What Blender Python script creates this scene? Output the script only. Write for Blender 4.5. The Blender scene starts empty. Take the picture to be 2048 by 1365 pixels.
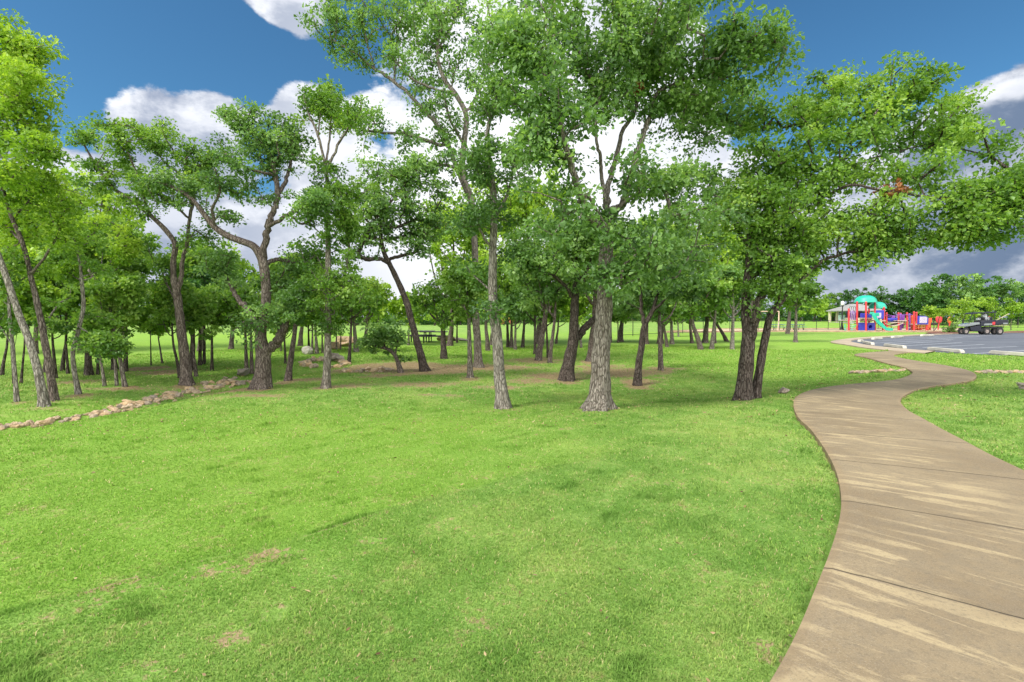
import bpy, math, random
import numpy as np
from mathutils import Vector, noise as mnoise
R = math.radians
SC = bpy.context.scene
# ---------------------------------------------------------------- camera
F = 1000.0; CX, CY, HZ = 1024.0, 682.5, 636.0        # focal length in photo pixels, centre, horizon row
CAMZ = 1.6
PITCH = math.atan((CY - HZ) / F)
cam_d = bpy.data.cameras.new('camera'); cam = bpy.data.objects.new('camera', cam_d)
SC.collection.objects.link(cam); SC.camera = cam
cam_d.sensor_width = 36; cam_d.lens = 36 * F / 2048; cam_d.clip_start = .05; cam_d.clip_end = 3000
cam.location = (0, 0, CAMZ); cam.rotation_euler = (math.pi/2 - PITCH, 0, 0)
# ---------------------------------------------------------------- sky, sun, exposure
SUNV = Vector((-0.50, -0.42, 0.80)).normalized()
def node(nt, t, ins=None, **kw):
    n = nt.nodes.new(t)
    for k, v in kw.items(): setattr(n, k, v)
    for k, v in (ins or {}).items():
        s = n.inputs[k]
        if hasattr(v, 'is_linked') or isinstance(v, bpy.types.NodeSocket): nt.links.new(v, s)
        else: s.default_value = v
    return n
def MA(nt, op, a, b=None, c=None, clamp=False):
    n = nt.nodes.new('ShaderNodeMath'); n.operation = op; n.use_clamp = clamp
    for i, v in enumerate((a, b, c)):
        if v is None: continue
        if isinstance(v, bpy.types.NodeSocket): nt.links.new(v, n.inputs[i])
        else: n.inputs[i].default_value = v
    return n.outputs[0]
def MR(nt, v, a, b, c=0., d=1., smooth=True):
    n = nt.nodes.new('ShaderNodeMapRange'); n.interpolation_type = 'SMOOTHSTEP' if smooth else 'LINEAR'
    nt.links.new(v, n.inputs[0])
    for i, x in enumerate((a, b, c, d)): n.inputs[i+1].default_value = x
    return n.outputs[0]
def MX(nt, f, a, b, blend='MIX'):
    n = nt.nodes.new('ShaderNodeMix'); n.data_type = 'RGBA'; n.blend_type = blend
    for i, v in ((0, f), (6, a), (7, b)):
        if isinstance(v, bpy.types.NodeSocket): nt.links.new(v, n.inputs[i])
        else: n.inputs[i].default_value = v if i == 0 else (*v, 1)[:4]
    return n.outputs[2]
def NZ(nt, vec, scale, detail=4, rough=.55, dist=0.):
    n = nt.nodes.new('ShaderNodeTexNoise')
    if vec is not None: nt.links.new(vec, n.inputs['Vector'])
    n.inputs['Scale'].default_value = scale; n.inputs['Detail'].default_value = detail
    n.inputs['Roughness'].default_value = rough; n.inputs['Distortion'].default_value = dist
    return n.outputs['Fac']
def VM(nt, op, a, b=None):
    n = nt.nodes.new('ShaderNodeVectorMath'); n.operation = op
    for i, v in enumerate((a, b)):
        if v is None: continue
        if isinstance(v, bpy.types.NodeSocket): nt.links.new(v, n.inputs[i])
        else: n.inputs[i].default_value = v
    return n
cosP, sinP = math.cos(PITCH), math.sin(PITCH)
def pdir(px, py):
    a, b = (px-CX)/F, (CY-py)/F
    return Vector((a, cosP + b*sinP, -sinP + b*cosP))

w = bpy.data.worlds.new('World'); SC.world = w; w.use_nodes = True
nt = w.node_tree; nt.nodes.clear()
sky = node(nt, 'ShaderNodeTexSky', sky_type='NISHITA', sun_disc=False, sun_elevation=math.asin(SUNV.z),
           sun_rotation=math.atan2(SUNV.x, SUNV.y), air_density=1.0, dust_density=.4, ozone_density=2.5)
tc = node(nt, 'ShaderNodeTexCoord').outputs['Generated']
dv = VM(nt, 'NORMALIZE', tc).outputs[0]
mp = VM(nt, 'MULTIPLY', dv, (1, 1, 1.7)).outputs[0]
n1 = NZ(nt, mp, 5.6, 12, .60, .1)
mp2 = VM(nt, 'ADD', mp, tuple(Vector((-.03, 0, .055)))).outputs[0]
n2 = NZ(nt, mp2, 5.6, 12, .60, .1)
sep = node(nt, 'ShaderNodeSeparateXYZ', {0: dv})
band = MR(nt, sep.outputs[2], .17, .43, .52, .0)
tot = MA(nt, 'ADD', band, MA(nt, 'MULTIPLY', MA(nt, 'SUBTRACT', n1, .5), 1.25))
CLOUDS = [(530, 10, .11, .50), (600, 30, .07, .3), (540, 112, .08, -.45), (470, 60, .05, -.2), (130, -10, .08, .35), (255, 190, .08, .42), (380, 215, .09, .35), (345, 260, .13, .40), (560, 185, .08, .42), (660, 250, .13, .40), (450, 200, .06, .3), (2010, 200, .16, .45), (1690, 150, .07, .35),
          (1130, 330, .36, .6), (1090, 110, .27, .62), (1380, 150, .13, .4), (880, 60, .09, .35), (300, 110, .20, -.42), (440, 130, .10, -.2), (1650, 60, .22, -.6), (1880, 60, .15, -.5), (150, 120, .14, -.35), (740, 300, .07, -.3)]
for (px, py, r, wt) in CLOUDS:
    c = pdir(px, py).normalized()
    d = VM(nt, 'DISTANCE', dv, tuple(c)).outputs['Value']
    tot = MA(nt, 'ADD', tot, MR(nt, d, r*1.25, 0, 0, wt))
mask = MR(nt, tot, .24, .36)
relief = MR(nt, MA(nt, 'SUBTRACT', n1, n2), -.08, .16)
core = MR(nt, tot, .45, 1.0, 1., .45)
lit = MA(nt, 'MULTIPLY', relief, core, clamp=True)
lit = MA(nt, 'MULTIPLY', lit, MR(nt, sep.outputs[2], .08, .34, .55, 1.), clamp=True)
cB = VM(nt, 'DISTANCE', dv, tuple(pdir(1050, 420).normalized())).outputs['Value']
glow = MR(nt, cB, .62, .12)
cR = MR(nt, sep.outputs[0], .45, .72)
cdark = MX(nt, cR, (3.0, 3.5, 4.6), (1.35, 1.9, 2.9))
cloud = MX(nt, lit, cdark, (8.0, 8.2, 8.7))
cloud = MX(nt, MA(nt, 'MULTIPLY', glow, .85), cloud, (9.6, 9.7, 9.9))
skyc = MX(nt, 1.0, sky.outputs[0], (.46, .84, .98), 'MULTIPLY')
col = MX(nt, mask, skyc, cloud)
beh = MR(nt, sep.outputs[1], .30, -.25)                 # unseen bright overcast added behind the camera to soften light on tree fronts
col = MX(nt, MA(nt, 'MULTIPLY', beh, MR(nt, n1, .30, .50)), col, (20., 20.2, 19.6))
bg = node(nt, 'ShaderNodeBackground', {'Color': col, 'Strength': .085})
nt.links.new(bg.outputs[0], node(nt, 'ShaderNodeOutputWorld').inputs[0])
sd = bpy.data.lights.new('sun', 'SUN'); sd.energy = 2.1; sd.angle = R(14); sd.color = (1, .955, .88)
so = bpy.data.objects.new('sun', sd); SC.collection.objects.link(so)
so.rotation_euler = (-SUNV).to_track_quat('-Z', 'Y').to_euler()
SC.view_settings.view_transform = 'Standard'; SC.view_settings.look = 'None'
SC.view_settings.exposure = .64; SC.view_settings.gamma = 1
SC.cycles.max_bounces = 7; SC.cycles.diffuse_bounces = 3; SC.cycles.transmission_bounces = 4
SC.cycles.glossy_bounces = 2; SC.cycles.transparent_max_bounces = 4
SC.cycles.sample_clamp_indirect = 4

# ---------------------------------------------------------------- helpers
rng = np.random.default_rng(7)
random.seed(7)
def ss(a, b, x):
    t = np.clip((np.asarray(x, float) - a) / (b - a), 0, 1); return t*t*(3-2*t)
PLY = [2, 3.9, 5, 7, 9.1, 10.9, 11.8, 13, 14.2, 21, 32, 60]
PLX = [1.1, 2.5, 3.0, 4.1, 5.1, 6.6, 7.7, 9.9, 11.2, 14.0, 20., 36.]
def fbm2(x, y, s):
    return (np.sin(x*1.7*s + 1.3*np.sin(y*1.1*s+.4)) + np.sin(y*1.9*s + 1.7*np.sin(x*.83*s+2.)) + .5*np.sin(x*4.1*s-y*3.3*s+.7)) / 2.5
DIY = [5, 9.0, 11.0, 13.2, 15.4, 19.0, 23]; DIX = [-9.4, -9.25, -8.55, -8.5, -8.0, -7.4, -6.7]
def H(x, y):
    x = np.asarray(x, float); y = np.asarray(y, float)
    lft = 1 - ss(-2.6, -.3, x - np.interp(y, PLY, PLX))
    yl = np.interp(x, [-12, -2.76, -1.74, -.12, 3.6, 8], [-3, 2.69, 3.45, 4.94, 7.5, 9.5])
    near = 1 - ss(16, 34, y)
    h = -.035*ss(-.12, .16, y-yl-.05*np.sin(x*5))*lft*near - .26*ss(0, 6.5, y-yl)*lft*near
    dd = x - np.interp(y, DIY, DIX)
    h = h - .20*np.exp(-(dd/.8)**2)*ss(3, 6, y)*(1-ss(18, 22, y))*lft
    h = h - .16*np.exp(-((x-5)/3.5)**2-((y-13)/2.4)**2)*lft
    h = h + .85*ss(66, 95, y)*ss(-15, 25, x)
    h = h + .018*fbm2(x, y, .9)*lft + .09*fbm2(x, y, .16)*ss(14, 30, y)*(1-ss(-6, 3, x-np.interp(y, PLY, PLX)))
    return h
def ground_at(px, py):
    d = pdir(px, py); t = CAMZ / max(1e-4, -d.z) if d.z < -1e-4 else 150.
    ts = np.linspace(.2*min(t, 150), min(t*1.6, 220), 500)
    f = CAMZ + d.z*ts - H(d.x*ts, d.y*ts)
    i = np.argmax(f < 0) if (f < 0).any() else len(ts)-1
    i = max(i, 1); t = ts[i-1] + (ts[i]-ts[i-1]) * f[i-1]/(f[i-1]-f[i]+1e-9)
    return Vector((d.x*t, d.y*t, float(H(d.x*t, d.y*t))))
def at_depth(px, py, Y):
    d = pdir(px, py); t = Y/d.y
    return Vector((d.x*t, Y, CAMZ + d.z*t))
COL = SC.collection
def mk_mesh(name, V, Fs=None, quads=None, tris=None, smooth=False, mats=(), attrs=None):
    me = bpy.data.meshes.new(name)
    V = np.asarray(V, np.float32).reshape(-1, 3)
    loops, starts, tot, p = [], [], [], 0
    for arr, k in ((quads, 4), (tris, 3)):
        if arr is None or len(arr) == 0: continue
        a = np.asarray(arr, np.int32).reshape(-1, k); loops.append(a.ravel())
        starts.append(p + np.arange(len(a))*k); tot.append(np.full(len(a), k)); p += a.size
    if Fs:
        for f in Fs:
            loops.append(np.array(f)); starts.append(np.array([p])); tot.append(np.array([len(f)])); p += len(f)
    loops = np.concatenate(loops); starts = np.concatenate(starts); tot = np.concatenate(tot)
    me.vertices.add(len(V)); me.vertices.foreach_set('co', V.ravel())
    me.loops.add(len(loops)); me.loops.foreach_set('vertex_index', loops.astype(np.int32))
    me.polygons.add(len(starts)); me.polygons.foreach_set('loop_start', starts.astype(np.int32))
    me.polygons.foreach_set('loop_total', tot.astype(np.int32))
    me.polygons.foreach_set('use_smooth', np.full(len(starts), smooth))
    for m in mats: me.materials.append(m)
    for k, v in (attrs or {}).items():
        at = me.attributes.new(k, 'FLOAT', 'POINT'); at.data.foreach_set('value', np.asarray(v, np.float32))
    me.update(calc_edges=True)
    return me
def link(name, data, parent=None, loc=None):
    o = bpy.data.objects.new(name, data); COL.objects.link(o)
    if parent is not None: o.parent = parent
    if loc is not None: o.location = loc
    return o
def tag(o, label=None, cat=None, group=None, kind=None):
    for k, v in (('label', label), ('category', cat), ('group', group), ('kind', kind)):
        if v: o[k] = v
    return o
def thing(name, label, cat, loc, group=None, rz=0):
    o = link(name, None, None, loc); o.rotation_euler.z = rz; o.empty_display_size = .2
    return tag(o, label, cat, group)

# ---------------------------------------------------------------- materials
def mat(name):
    m = bpy.data.materials.new(name); m.use_nodes = True; m.node_tree.nodes.clear(); return m, m.node_tree
def out(nt, sh): nt.links.new(sh, node(nt, 'ShaderNodeOutputMaterial').inputs[0])
def plain(name, c, rough=.6, metal=0., var=.12, scale=8, coat=0.):
    m, nt = mat(name)
    g = node(nt, 'ShaderNodeTexCoord').outputs['Object']
    n = NZ(nt, g, scale, 5, .6)
    col = MX(nt, MR(nt, n, .3, .7), tuple(x*(1-var) for x in c), tuple(min(1, x*(1+var)) for x in c))
    b = node(nt, 'ShaderNodeBsdfPrincipled', {'Base Color': col, 'Roughness': rough, 'Metallic': metal})
    b.inputs['Coat Weight'].default_value = coat
    out(nt, b.outputs[0]); return m
def leaf_mat(name, dark, mid, light, trans=.50):
    m, nt = mat(name)
    v = node(nt, 'ShaderNodeAttribute', attribute_name='v').outputs['Fac']
    cr = node(nt, 'ShaderNodeValToRGB', {0: v}); e = cr.color_ramp.elements
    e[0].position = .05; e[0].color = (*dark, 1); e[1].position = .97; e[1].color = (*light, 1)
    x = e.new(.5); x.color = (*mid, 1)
    c = cr.outputs[0]
    d = node(nt, 'ShaderNodeBsdfDiffuse', {0: c}); t = node(nt, 'ShaderNodeBsdfTranslucent', {0: MX(nt, 1., c, (1.25, 1.25, .55), 'MULTIPLY')})
    g = node(nt, 'ShaderNodeBsdfGlossy', {0: (.8, .9, .8, 1), 1: .45})
    a = node(nt, 'ShaderNodeMixShader', {0: trans, 1: d.outputs[0], 2: t.outputs[0]})
    a = node(nt, 'ShaderNodeMixShader', {0: .035, 1: a.outputs[0], 2: g.outputs[0]})
    out(nt, a.outputs[0]); return m
LEAF = {
 'oak':  leaf_mat('oak_leaf', (.060, .135, .035), (.175, .32, .090), (.37, .54, .185)),
 'mid':  leaf_mat('mid_leaf', (.062, .15, .020), (.19, .345, .055), (.40, .56, .12)),
 'lime': leaf_mat('lime_leaf', (.12, .24, .02), (.29, .46, .045), (.48, .62, .10)),
 'dark': leaf_mat('dark_leaf', (.035, .10, .03), (.075, .19, .045), (.16, .32, .07)),
 'dead': leaf_mat('dead_leaf', (.16, .05, .02), (.30, .10, .04), (.40, .18, .07), .2),
}
def bark_mat(name, dark, light, spec=.5):
    m, nt = mat(name)
    g = node(nt, 'ShaderNodeTexCoord').outputs['Object']
    s = VM(nt, 'MULTIPLY', g, (1, 1, .22)).outputs[0]
    n = NZ(nt, s, 32, 6, .62, .6); big = NZ(nt, g, 2.6, 4, .6); fine = NZ(nt, g, 55, 3, .6)
    vo = node(nt, 'ShaderNodeTexVoronoi', {'Vector': s, 'Scale': 26.}, feature='DISTANCE_TO_EDGE').outputs[0]
    crack = MR(nt, vo, .0, .16)
    c = MX(nt, MR(nt, n, .35, .66), dark, light)
    c = MX(nt, MA(nt, 'MULTIPLY', MR(nt, big, .55, .75), .55), c, tuple(x*1.35+.03 for x in light))
    c = MX(nt, MA(nt, 'MULTIPLY', MR(nt, fine, .60, .68), spec), c, (.42, .44, .40))
    c = MX(nt, MA(nt, 'MULTIPLY', MA(nt, 'SUBTRACT', 1., crack), .75), c, tuple(x*.45 for x in dark))
    h = MA(nt, 'ADD', MA(nt, 'MULTIPLY', crack, .7), MA(nt, 'MULTIPLY', n, .6))
    bp = node(nt, 'ShaderNodeBump', {'Height': h, 'Strength': .9, 'Distance': .02})
    b = node(nt, 'ShaderNodeBsdfPrincipled', {'Base Color': c, 'Roughness': .92, 'Normal': bp.outputs[0]})
    b.inputs['Specular IOR Level'].default_value = .15
    out(nt, b.outputs[0]); return m
BARK = {'grey': bark_mat('grey_bark', (.13, .105, .085), (.34, .30, .26), .35),
        'brown': bark_mat('brown_bark', (.095, .07, .06), (.26, .21, .185), .4),
        'dark': bark_mat('dark_bark', (.05, .036, .030), (.165, .13, .115), .5),
        'pale': bark_mat('pale_bark', (.17, .145, .12), (.40, .36, .32), .5)}

def lawn_nodes(nt, blades=False):
    g = node(nt, 'ShaderNodeNewGeometry').outputs['Position']
    soil = node(nt, 'ShaderNodeAttribute', attribute_name='soil').outputs['Fac']
    lush_fac = node(nt, 'ShaderNodeAttribute', attribute_name='lush').outputs['Fac']
    n1 = NZ(nt, g, .45, 5, .6); n2 = NZ(nt, g, 2.6, 6, .65, .4); n3 = NZ(nt, g, 17, 5, .65, .5); n4 = NZ(nt, g, 70, 3, .7)
    c = MX(nt, MR(nt, MA(nt, 'ADD', MA(nt, 'MULTIPLY', n2, .6), MA(nt, 'MULTIPLY', n1, .4)), .36, .66), (.165, .305, .062), (.315, .455, .120))
    c = MX(nt, MA(nt, 'MULTIPLY', MR(nt, n1, .45, .72), .55), c, (.40, .47, .135))
    c = MX(nt, lush_fac, c, (.275, .455, .060))  # mixes in the lime grass colour of the lush patches
    tot = MA(nt, 'ADD', MA(nt, 'MULTIPLY', n3, .55), MA(nt, 'MULTIPLY', n2, .45))
    c = MX(nt, MA(nt, 'MULTIPLY', MR(nt, tot, .53, .62), .5), c, (.44, .38, .17))
    if not blades:
        c = MX(nt, MA(nt, 'MULTIPLY', MR(nt, n4, .56, .38), .60), c, (.12, .24, .03))
        c = MX(nt, MA(nt, 'MULTIPLY', MR(nt, n3, .50, .34), .45), c, (.13, .26, .03))
    sm = MR(nt, MA(nt, 'ADD', soil, MA(nt, 'MULTIPLY', MA(nt, 'SUBTRACT', tot, .5), 3.2)), .28, .50)
    return g, c, sm, n3, n4
def lawn_mat():
    m, nt = mat('lawn')
    g, c, sm, n3, n4 = lawn_nodes(nt)
    dirt = MX(nt, MR(nt, n3, .35, .65), (.22, .125, .075), (.44, .31, .19))
    dirt = MX(nt, MA(nt, 'MULTIPLY', MR(nt, n4, .50, .68), .6), dirt, (.10, .17, .03))
    c = MX(nt, MA(nt, 'MULTIPLY', sm, .92), c, dirt)
    bp = node(nt, 'ShaderNodeBump', {'Height': MA(nt, 'ADD', n3, MA(nt, 'MULTIPLY', n4, .7)), 'Strength': .8, 'Distance': .03})
    b = node(nt, 'ShaderNodeBsdfPrincipled', {'Base Color': c, 'Roughness': .95, 'Normal': bp.outputs[0]})
    b.inputs['Specular IOR Level'].default_value = .1
    out(nt, b.outputs[0]); return m
def blade_mat():
    m, nt = mat('grass_blade')
    g, c, sm, n3, n4 = lawn_nodes(nt, True)
    v = node(nt, 'ShaderNodeAttribute', attribute_name='v').outputs['Fac']
    c = MX(nt, MR(nt, v, .0, .5, .4, 0.), c, (.12, .30, .025))
    c = MX(nt, MR(nt, v, .62, 1., 0., .45), c, (.50, .66, .13))
    c = MX(nt, MR(nt, v, .965, .97), c, (.62, .52, .27))
    d = node(nt, 'ShaderNodeBsdfDiffuse', {0: c}); t = node(nt, 'ShaderNodeBsdfTranslucent', {0: c})
    a = node(nt, 'ShaderNodeMixShader', {0: .35, 1: d.outputs[0], 2: t.outputs[0]})
    out(nt, a.outputs[0]); return m
def path_mat():
    m, nt = mat('path_concrete')
    uv = node(nt, 'ShaderNodeUVMap').outputs[0]
    g = node(nt, 'ShaderNodeNewGeometry').outputs['Position']
    s = node(nt, 'ShaderNodeSeparateXYZ', {0: uv}); u, v = s.outputs[0], s.outputs[1]
    big = NZ(nt, g, .9, 5, .6); n = NZ(nt, g, 9, 7, .7); fine = NZ(nt, g, 140, 4, .8); grain = NZ(nt, g, 45, 5, .75)
    c = MX(nt, MR(nt, big, .3, .7), (.225, .168, .102), (.31, .24, .148))
    c = MX(nt, MA(nt, 'MULTIPLY', MR(nt, n, .42, .62), .38), c, (.20, .163, .115))
    vv = MA(nt, 'ADD', v, MA(nt, 'MULTIPLY', u, .12))
    sv = node(nt, 'ShaderNodeCombineXYZ', {0: MA(nt, 'MULTIPLY', u, .62), 1: MA(nt, 'MULTIPLY', vv, 4.6)}).outputs[0]
    st = NZ(nt, sv, 1.25, 8, .66, .55)
    st2 = NZ(nt, sv, 2.7, 6, .65, .5)
    sel = MR(nt, NZ(nt, g, .55, 2, .5), .38, .60)
    wash = MA(nt, 'MULTIPLY', MR(nt, st, .51, .60), MR(nt, big, .25, .55))
    wash = MA(nt, 'MAXIMUM', wash, MA(nt, 'MULTIPLY', MR(nt, st2, .63, .70), MA(nt, 'MULTIPLY', sel, .8)))
    wash = MA(nt, 'MULTIPLY', wash, MR(nt, u, 1.9, 1.1))
    c = MX(nt, MA(nt, 'MULTIPLY', wash, .8), c, (.46, .36, .21))
    c = MX(nt, MA(nt, 'MULTIPLY', MR(nt, fine, .54, .70), .55), c, (.46, .40, .31))
    c = MX(nt, MA(nt, 'MULTIPLY', MR(nt, fine, .46, .32), .6), c, (.10, .08, .06))
    c = MX(nt, MA(nt, 'MULTIPLY', MR(nt, grain, .50, .36), .35), c, (.12, .10, .075))
    # stain along the edges
    c = MX(nt, MA(nt, 'MULTIPLY', MR(nt, MA(nt, 'ABSOLUTE', MA(nt, 'SUBTRACT', u, 1.2)), 1.08, 1.2), .35), c, (.30, .21, .12))
    # joints between slabs (a saw cut)
    jv = MA(nt, 'ADD', MA(nt, 'ADD', v, MA(nt, 'MULTIPLY', MA(nt, 'SUBTRACT', NZ(nt, g, 6, 3), .5), .02)), 0.)
    fr = MA(nt, 'ABSOLUTE', MA(nt, 'SUBTRACT', MA(nt, 'FRACT', MA(nt, 'DIVIDE', jv, 1.7)), .5))
    j = MR(nt, fr, .4945, .4975)
    jw = MR(nt, fr, .480, .4975)
    c = MX(nt, MA(nt, 'MULTIPLY', jw, .25), c, (.14, .11, .08))
    c = MX(nt, MA(nt, 'MULTIPLY', j, .85), c, (.05, .038, .026))
    hgt = MA(nt, 'SUBTRACT', MA(nt, 'ADD', MA(nt, 'MULTIPLY', fine, .25), MA(nt, 'MULTIPLY', n, .3)), MA(nt, 'MULTIPLY', j, 1.5))
    bp = node(nt, 'ShaderNodeBump', {'Height': hgt, 'Strength': .5, 'Distance': .012})
    b = node(nt, 'ShaderNodeBsdfPrincipled', {'Base Color': c, 'Roughness': .88, 'Normal': bp.outputs[0]})
    b.inputs['Specular IOR Level'].default_value = .25
    out(nt, b.outputs[0]); return m
def rock_mat(name, a, b_):
    m, nt = mat(name)
    g = node(nt, 'ShaderNodeTexCoord').outputs['Object']; inf = node(nt, 'ShaderNodeObjectInfo').outputs['Random']
    n = NZ(nt, g, 3.5, 7, .65, .5); f = NZ(nt, g, 22, 4, .6)
    c = MX(nt, MR(nt, n, .35, .65), a, b_)
    c = MX(nt, MR(nt, inf, .45, 1, 0, .75, False), c, (.58, .38, .20)); c = MX(nt, MR(nt, inf, .4, 0, 0, .7, False), c, (.26, .22, .19))
    c = MX(nt, MA(nt, 'MULTIPLY', MR(nt, f, .5, .35), .5), c, tuple(x*.45 for x in a))
    bp = node(nt, 'ShaderNodeBump', {'Height': MA(nt, 'ADD', n, MA(nt, 'MULTIPLY', f, .3)), 'Strength': .7, 'Distance': .05})
    b = node(nt, 'ShaderNodeBsdfPrincipled', {'Base Color': c, 'Roughness': .9, 'Normal': bp.outputs[0]})
    out(nt, b.outputs[0]); return m
def asphalt_mat():
    m, nt = mat('asphalt')
    g = node(nt, 'ShaderNodeNewGeometry').outputs['Position']
    n = NZ(nt, g, .35, 5, .65); f = NZ(nt, g, 25, 4, .7)
    c = MX(nt, MR(nt, n, .3, .7), (.075, .083, .105), (.13, .14, .165))
    c = MX(nt, MA(nt, 'MULTIPLY', MR(nt, f, .45, .7), .35), c, (.24, .25, .27))
    b = node(nt, 'ShaderNodeBsdfPrincipled', {'Base Color': c, 'Roughness': .85}); out(nt, b.outputs[0]); return m

M = dict(lawn=lawn_mat(), blade=blade_mat(), path=path_mat(), rock=rock_mat('tan_rock', (.34, .235, .15), (.60, .47, .33)),
         boulder=rock_mat('grey_boulder', (.17, .14, .12), (.42, .36, .31)), whiterock=rock_mat('white_rock', (.55, .52, .44), (.75, .73, .66)), asphalt=asphalt_mat(),
         stripe=plain('white_paint', (.40, .41, .44), .7, var=.2, scale=3), kerb=plain('pale_concrete', (.50, .47, .40), .85, var=.18, scale=2.5),
         sand=plain('play_sand', (.52, .42, .27), .95, var=.2, scale=3), border=plain('timber_edge', (.42, .27, .19), .85, var=.2, scale=2),
         walk=plain('walk_concrete', (.40, .32, .23), .9, var=.15, scale=1.2),
         red=plain('red_plastic', (.58, .045, .055), .45), orange=plain('orange_plastic', (.72, .13, .04), .45), green=plain('teal_plastic', (.02, .42, .29), .4),
         blue=plain('blue_plastic', (.04, .045, .42), .4), purple=plain('purple_plastic', (.23, .07, .40), .45), deck=plain('tan_deck', (.50, .42, .36), .7),
         lilac=plain('lilac_panel', (.52, .46, .62), .6), black=plain('black_metal', (.02, .022, .024), .5), rubber=plain('rubber', (.022, .022, .024), .8, var=.3),
         navy=plain('navy_plastic', (.010, .011, .024), .5, coat=.1), silver=plain('silver_paint', (.24, .26, .27), .3, .3, coat=.5), white=plain('white_plastic', (.75, .76, .78), .5),
         rim=plain('dusty_rim', (.30, .25, .23), .6), redlight=plain('red_lens', (.55, .03, .04), .3), wood=plain('pale_wood', (.55, .44, .28), .7),
         cream=plain('cream_stucco', (.66, .60, .42), .85), roof=plain('grey_roof', (.30, .295, .28), .75, scale=1.5), tanmetal=plain('tan_metal', (.62, .45, .33), .5),
         bluetop=plain('blue_coated_metal', (.10, .20, .24), .5), mulch=plain('bark_mulch', (.16, .06, .04), .95, var=.4, scale=6), globe=plain('lamp_glass', (.75, .80, .72), .2),
         tanwall=plain('tan_wall', (.55, .42, .28), .85), orangewall=plain('orange_brick', (.50, .16, .08), .85), aqua=plain('aqua_panel', (.38, .56, .52), .6), seat=plain('black_vinyl', (.03, .03, .035), .5))
# ---------------------------------------------------------------- ground
def crom(P, n):
    P = np.asarray(P, float); k = len(P)
    out = []
    t = np.linspace(0, k-1, n); i = np.clip(t.astype(int), 0, k-2); f = (t - i)[:, None]
    p0 = P[np.clip(i-1, 0, k-1)]; p1 = P[i]; p2 = P[i+1]; p3 = P[np.clip(i+2, 0, k-1)]
    return .5*((2*p1) + (-p0+p2)*f + (2*p0-5*p1+4*p2-p3)*f**2 + (-p0+3*p1-3*p2+p3)*f**3)
def resample(P, step):
    P = np.asarray(P, float); d = np.r_[0, np.cumsum(np.linalg.norm(np.diff(P[:, :2], axis=0), axis=1))]
    n = max(2, int(d[-1]/step)+1); t = np.linspace(0, d[-1], n)
    return np.stack([np.interp(t, d, P[:, k]) for k in range(P.shape[1])], 1)
def inpoly(x, y, P):
    r = np.zeros(x.shape, bool); n = len(P)
    for i in range(n):
        x1, y1 = P[i][:2]; x2, y2 = P[(i+1) % n][:2]
        c = (y1 > y) != (y2 > y)
        with np.errstate(all='ignore'):
            r ^= c & (x < (x2-x1)*(y-y1)/(y2-y1+1e-12)+x1)
    return r
gp = lambda L: [ground_at(*p) for p in L]
PL = gp([(1380, 1700), (1470, 1490), (1548, 1365), (1595, 1275), (1632, 1185), (1661, 1110), (1678, 1050), (1682, 1000), (1672, 950), (1650, 905), (1622, 865), (1597, 840), (1587, 815), (1594, 796), (1628, 782), (1685, 773), (1762, 766), (1800, 760), (1824, 750), (1821, 744), (1806, 737), (1770, 728), (1735, 718), (1709, 712), (1724, 708), (1762, 705), (1798, 703.5)])
PR = gp([(2700, 1700), (2500, 1300), (2400, 1140), (2300, 1070), (2200, 1020), (2120, 985), (2048, 948), (1980, 915), (1925, 885), (1880, 861), (1843, 840), (1818, 826), (1803, 812), (1802, 802), (1812, 793), (1834, 783), (1872, 775), (1930, 767), (1950, 760), (1951, 751), (1932, 742), (1890, 733), (1840, 725), (1803, 718), (1788, 712), (1815, 707.5), (1862, 706)])
pl = resample(crom([p[:] for p in PL], 400), .06); pr = resample(crom([p[:] for p in PR], 400), .06)
NP = 420
# pair the two edges by walking both by arc length, then nudging the right one to the nearest crossing
tl = np.linspace(0, 1, NP)
A = np.stack([np.interp(tl, np.linspace(0, 1, len(pl)), pl[:, k]) for k in range(2)], 1)
idx = np.zeros(NP, int); j = 0
tan = np.gradient(A, axis=0); tan /= np.linalg.norm(tan, axis=1)[:, None]
for _ in range(12): tan[1:-1] = (tan[:-2]+tan[1:-1]*2+tan[2:])/4
tan /= np.linalg.norm(tan, axis=1)[:, None]
for i in range(NP):
    d = pr[:, :2]-A[i]
    along = np.abs(d @ tan[i]); dist = np.linalg.norm(d, axis=1)
    sc = along*1.2 + dist*.5 + np.where(np.arange(len(pr)) < j, 50, 0)
    j = int(np.argmin(sc)); idx[i] = j
fi = idx.astype(float)
for _ in range(60): fi[1:-1] = (fi[:-2]+fi[1:-1]+fi[2:])/3
Bp = np.stack([np.interp(fi, np.arange(len(pr)), pr[:, k]) for k in range(2)], 1)
mid = (A+Bp)/2; arc = np.r_[0, np.cumsum(np.linalg.norm(np.diff(mid, axis=0), axis=1))]
wid = np.linalg.norm(A-Bp, axis=1)
def arc_at(px, py): g = ground_at(px, py); return arc[int(np.argmin(np.hypot(A[:, 0]-g.x, A[:, 1]-g.y)))]
j1, j2 = arc_at(1595, 1275), arc_at(1683, 1067); arc = (arc-j1)*1.7/(j2-j1)+1.7*20.5
us = [-1, 0, .03, .25, .5, .75, .97, 1, 2]
V = []; UV = []
for k, u in enumerate(us):
    uu = min(max(u, 0), 1); P = A*(1-uu)+Bp*uu
    dz = {-1: -.14, 0: .035, .03: .045, .97: .045, 1: .035, 2: -.14}.get(u, .05)
    zc = H(mid[:, 0], mid[:, 1])
    V.append(np.c_[P, zc+dz]); UV.append(np.c_[uu*2.4*np.ones(NP), arc])
V = np.stack(V, 1).reshape(-1, 3); UV = np.stack(UV, 1).reshape(-1, 2)
m_ = len(us); q = []
for i in range(NP-1):
    for k in range(m_-1): a = i*m_+k; q.append((a, a+1, a+m_+1, a+m_))
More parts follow.
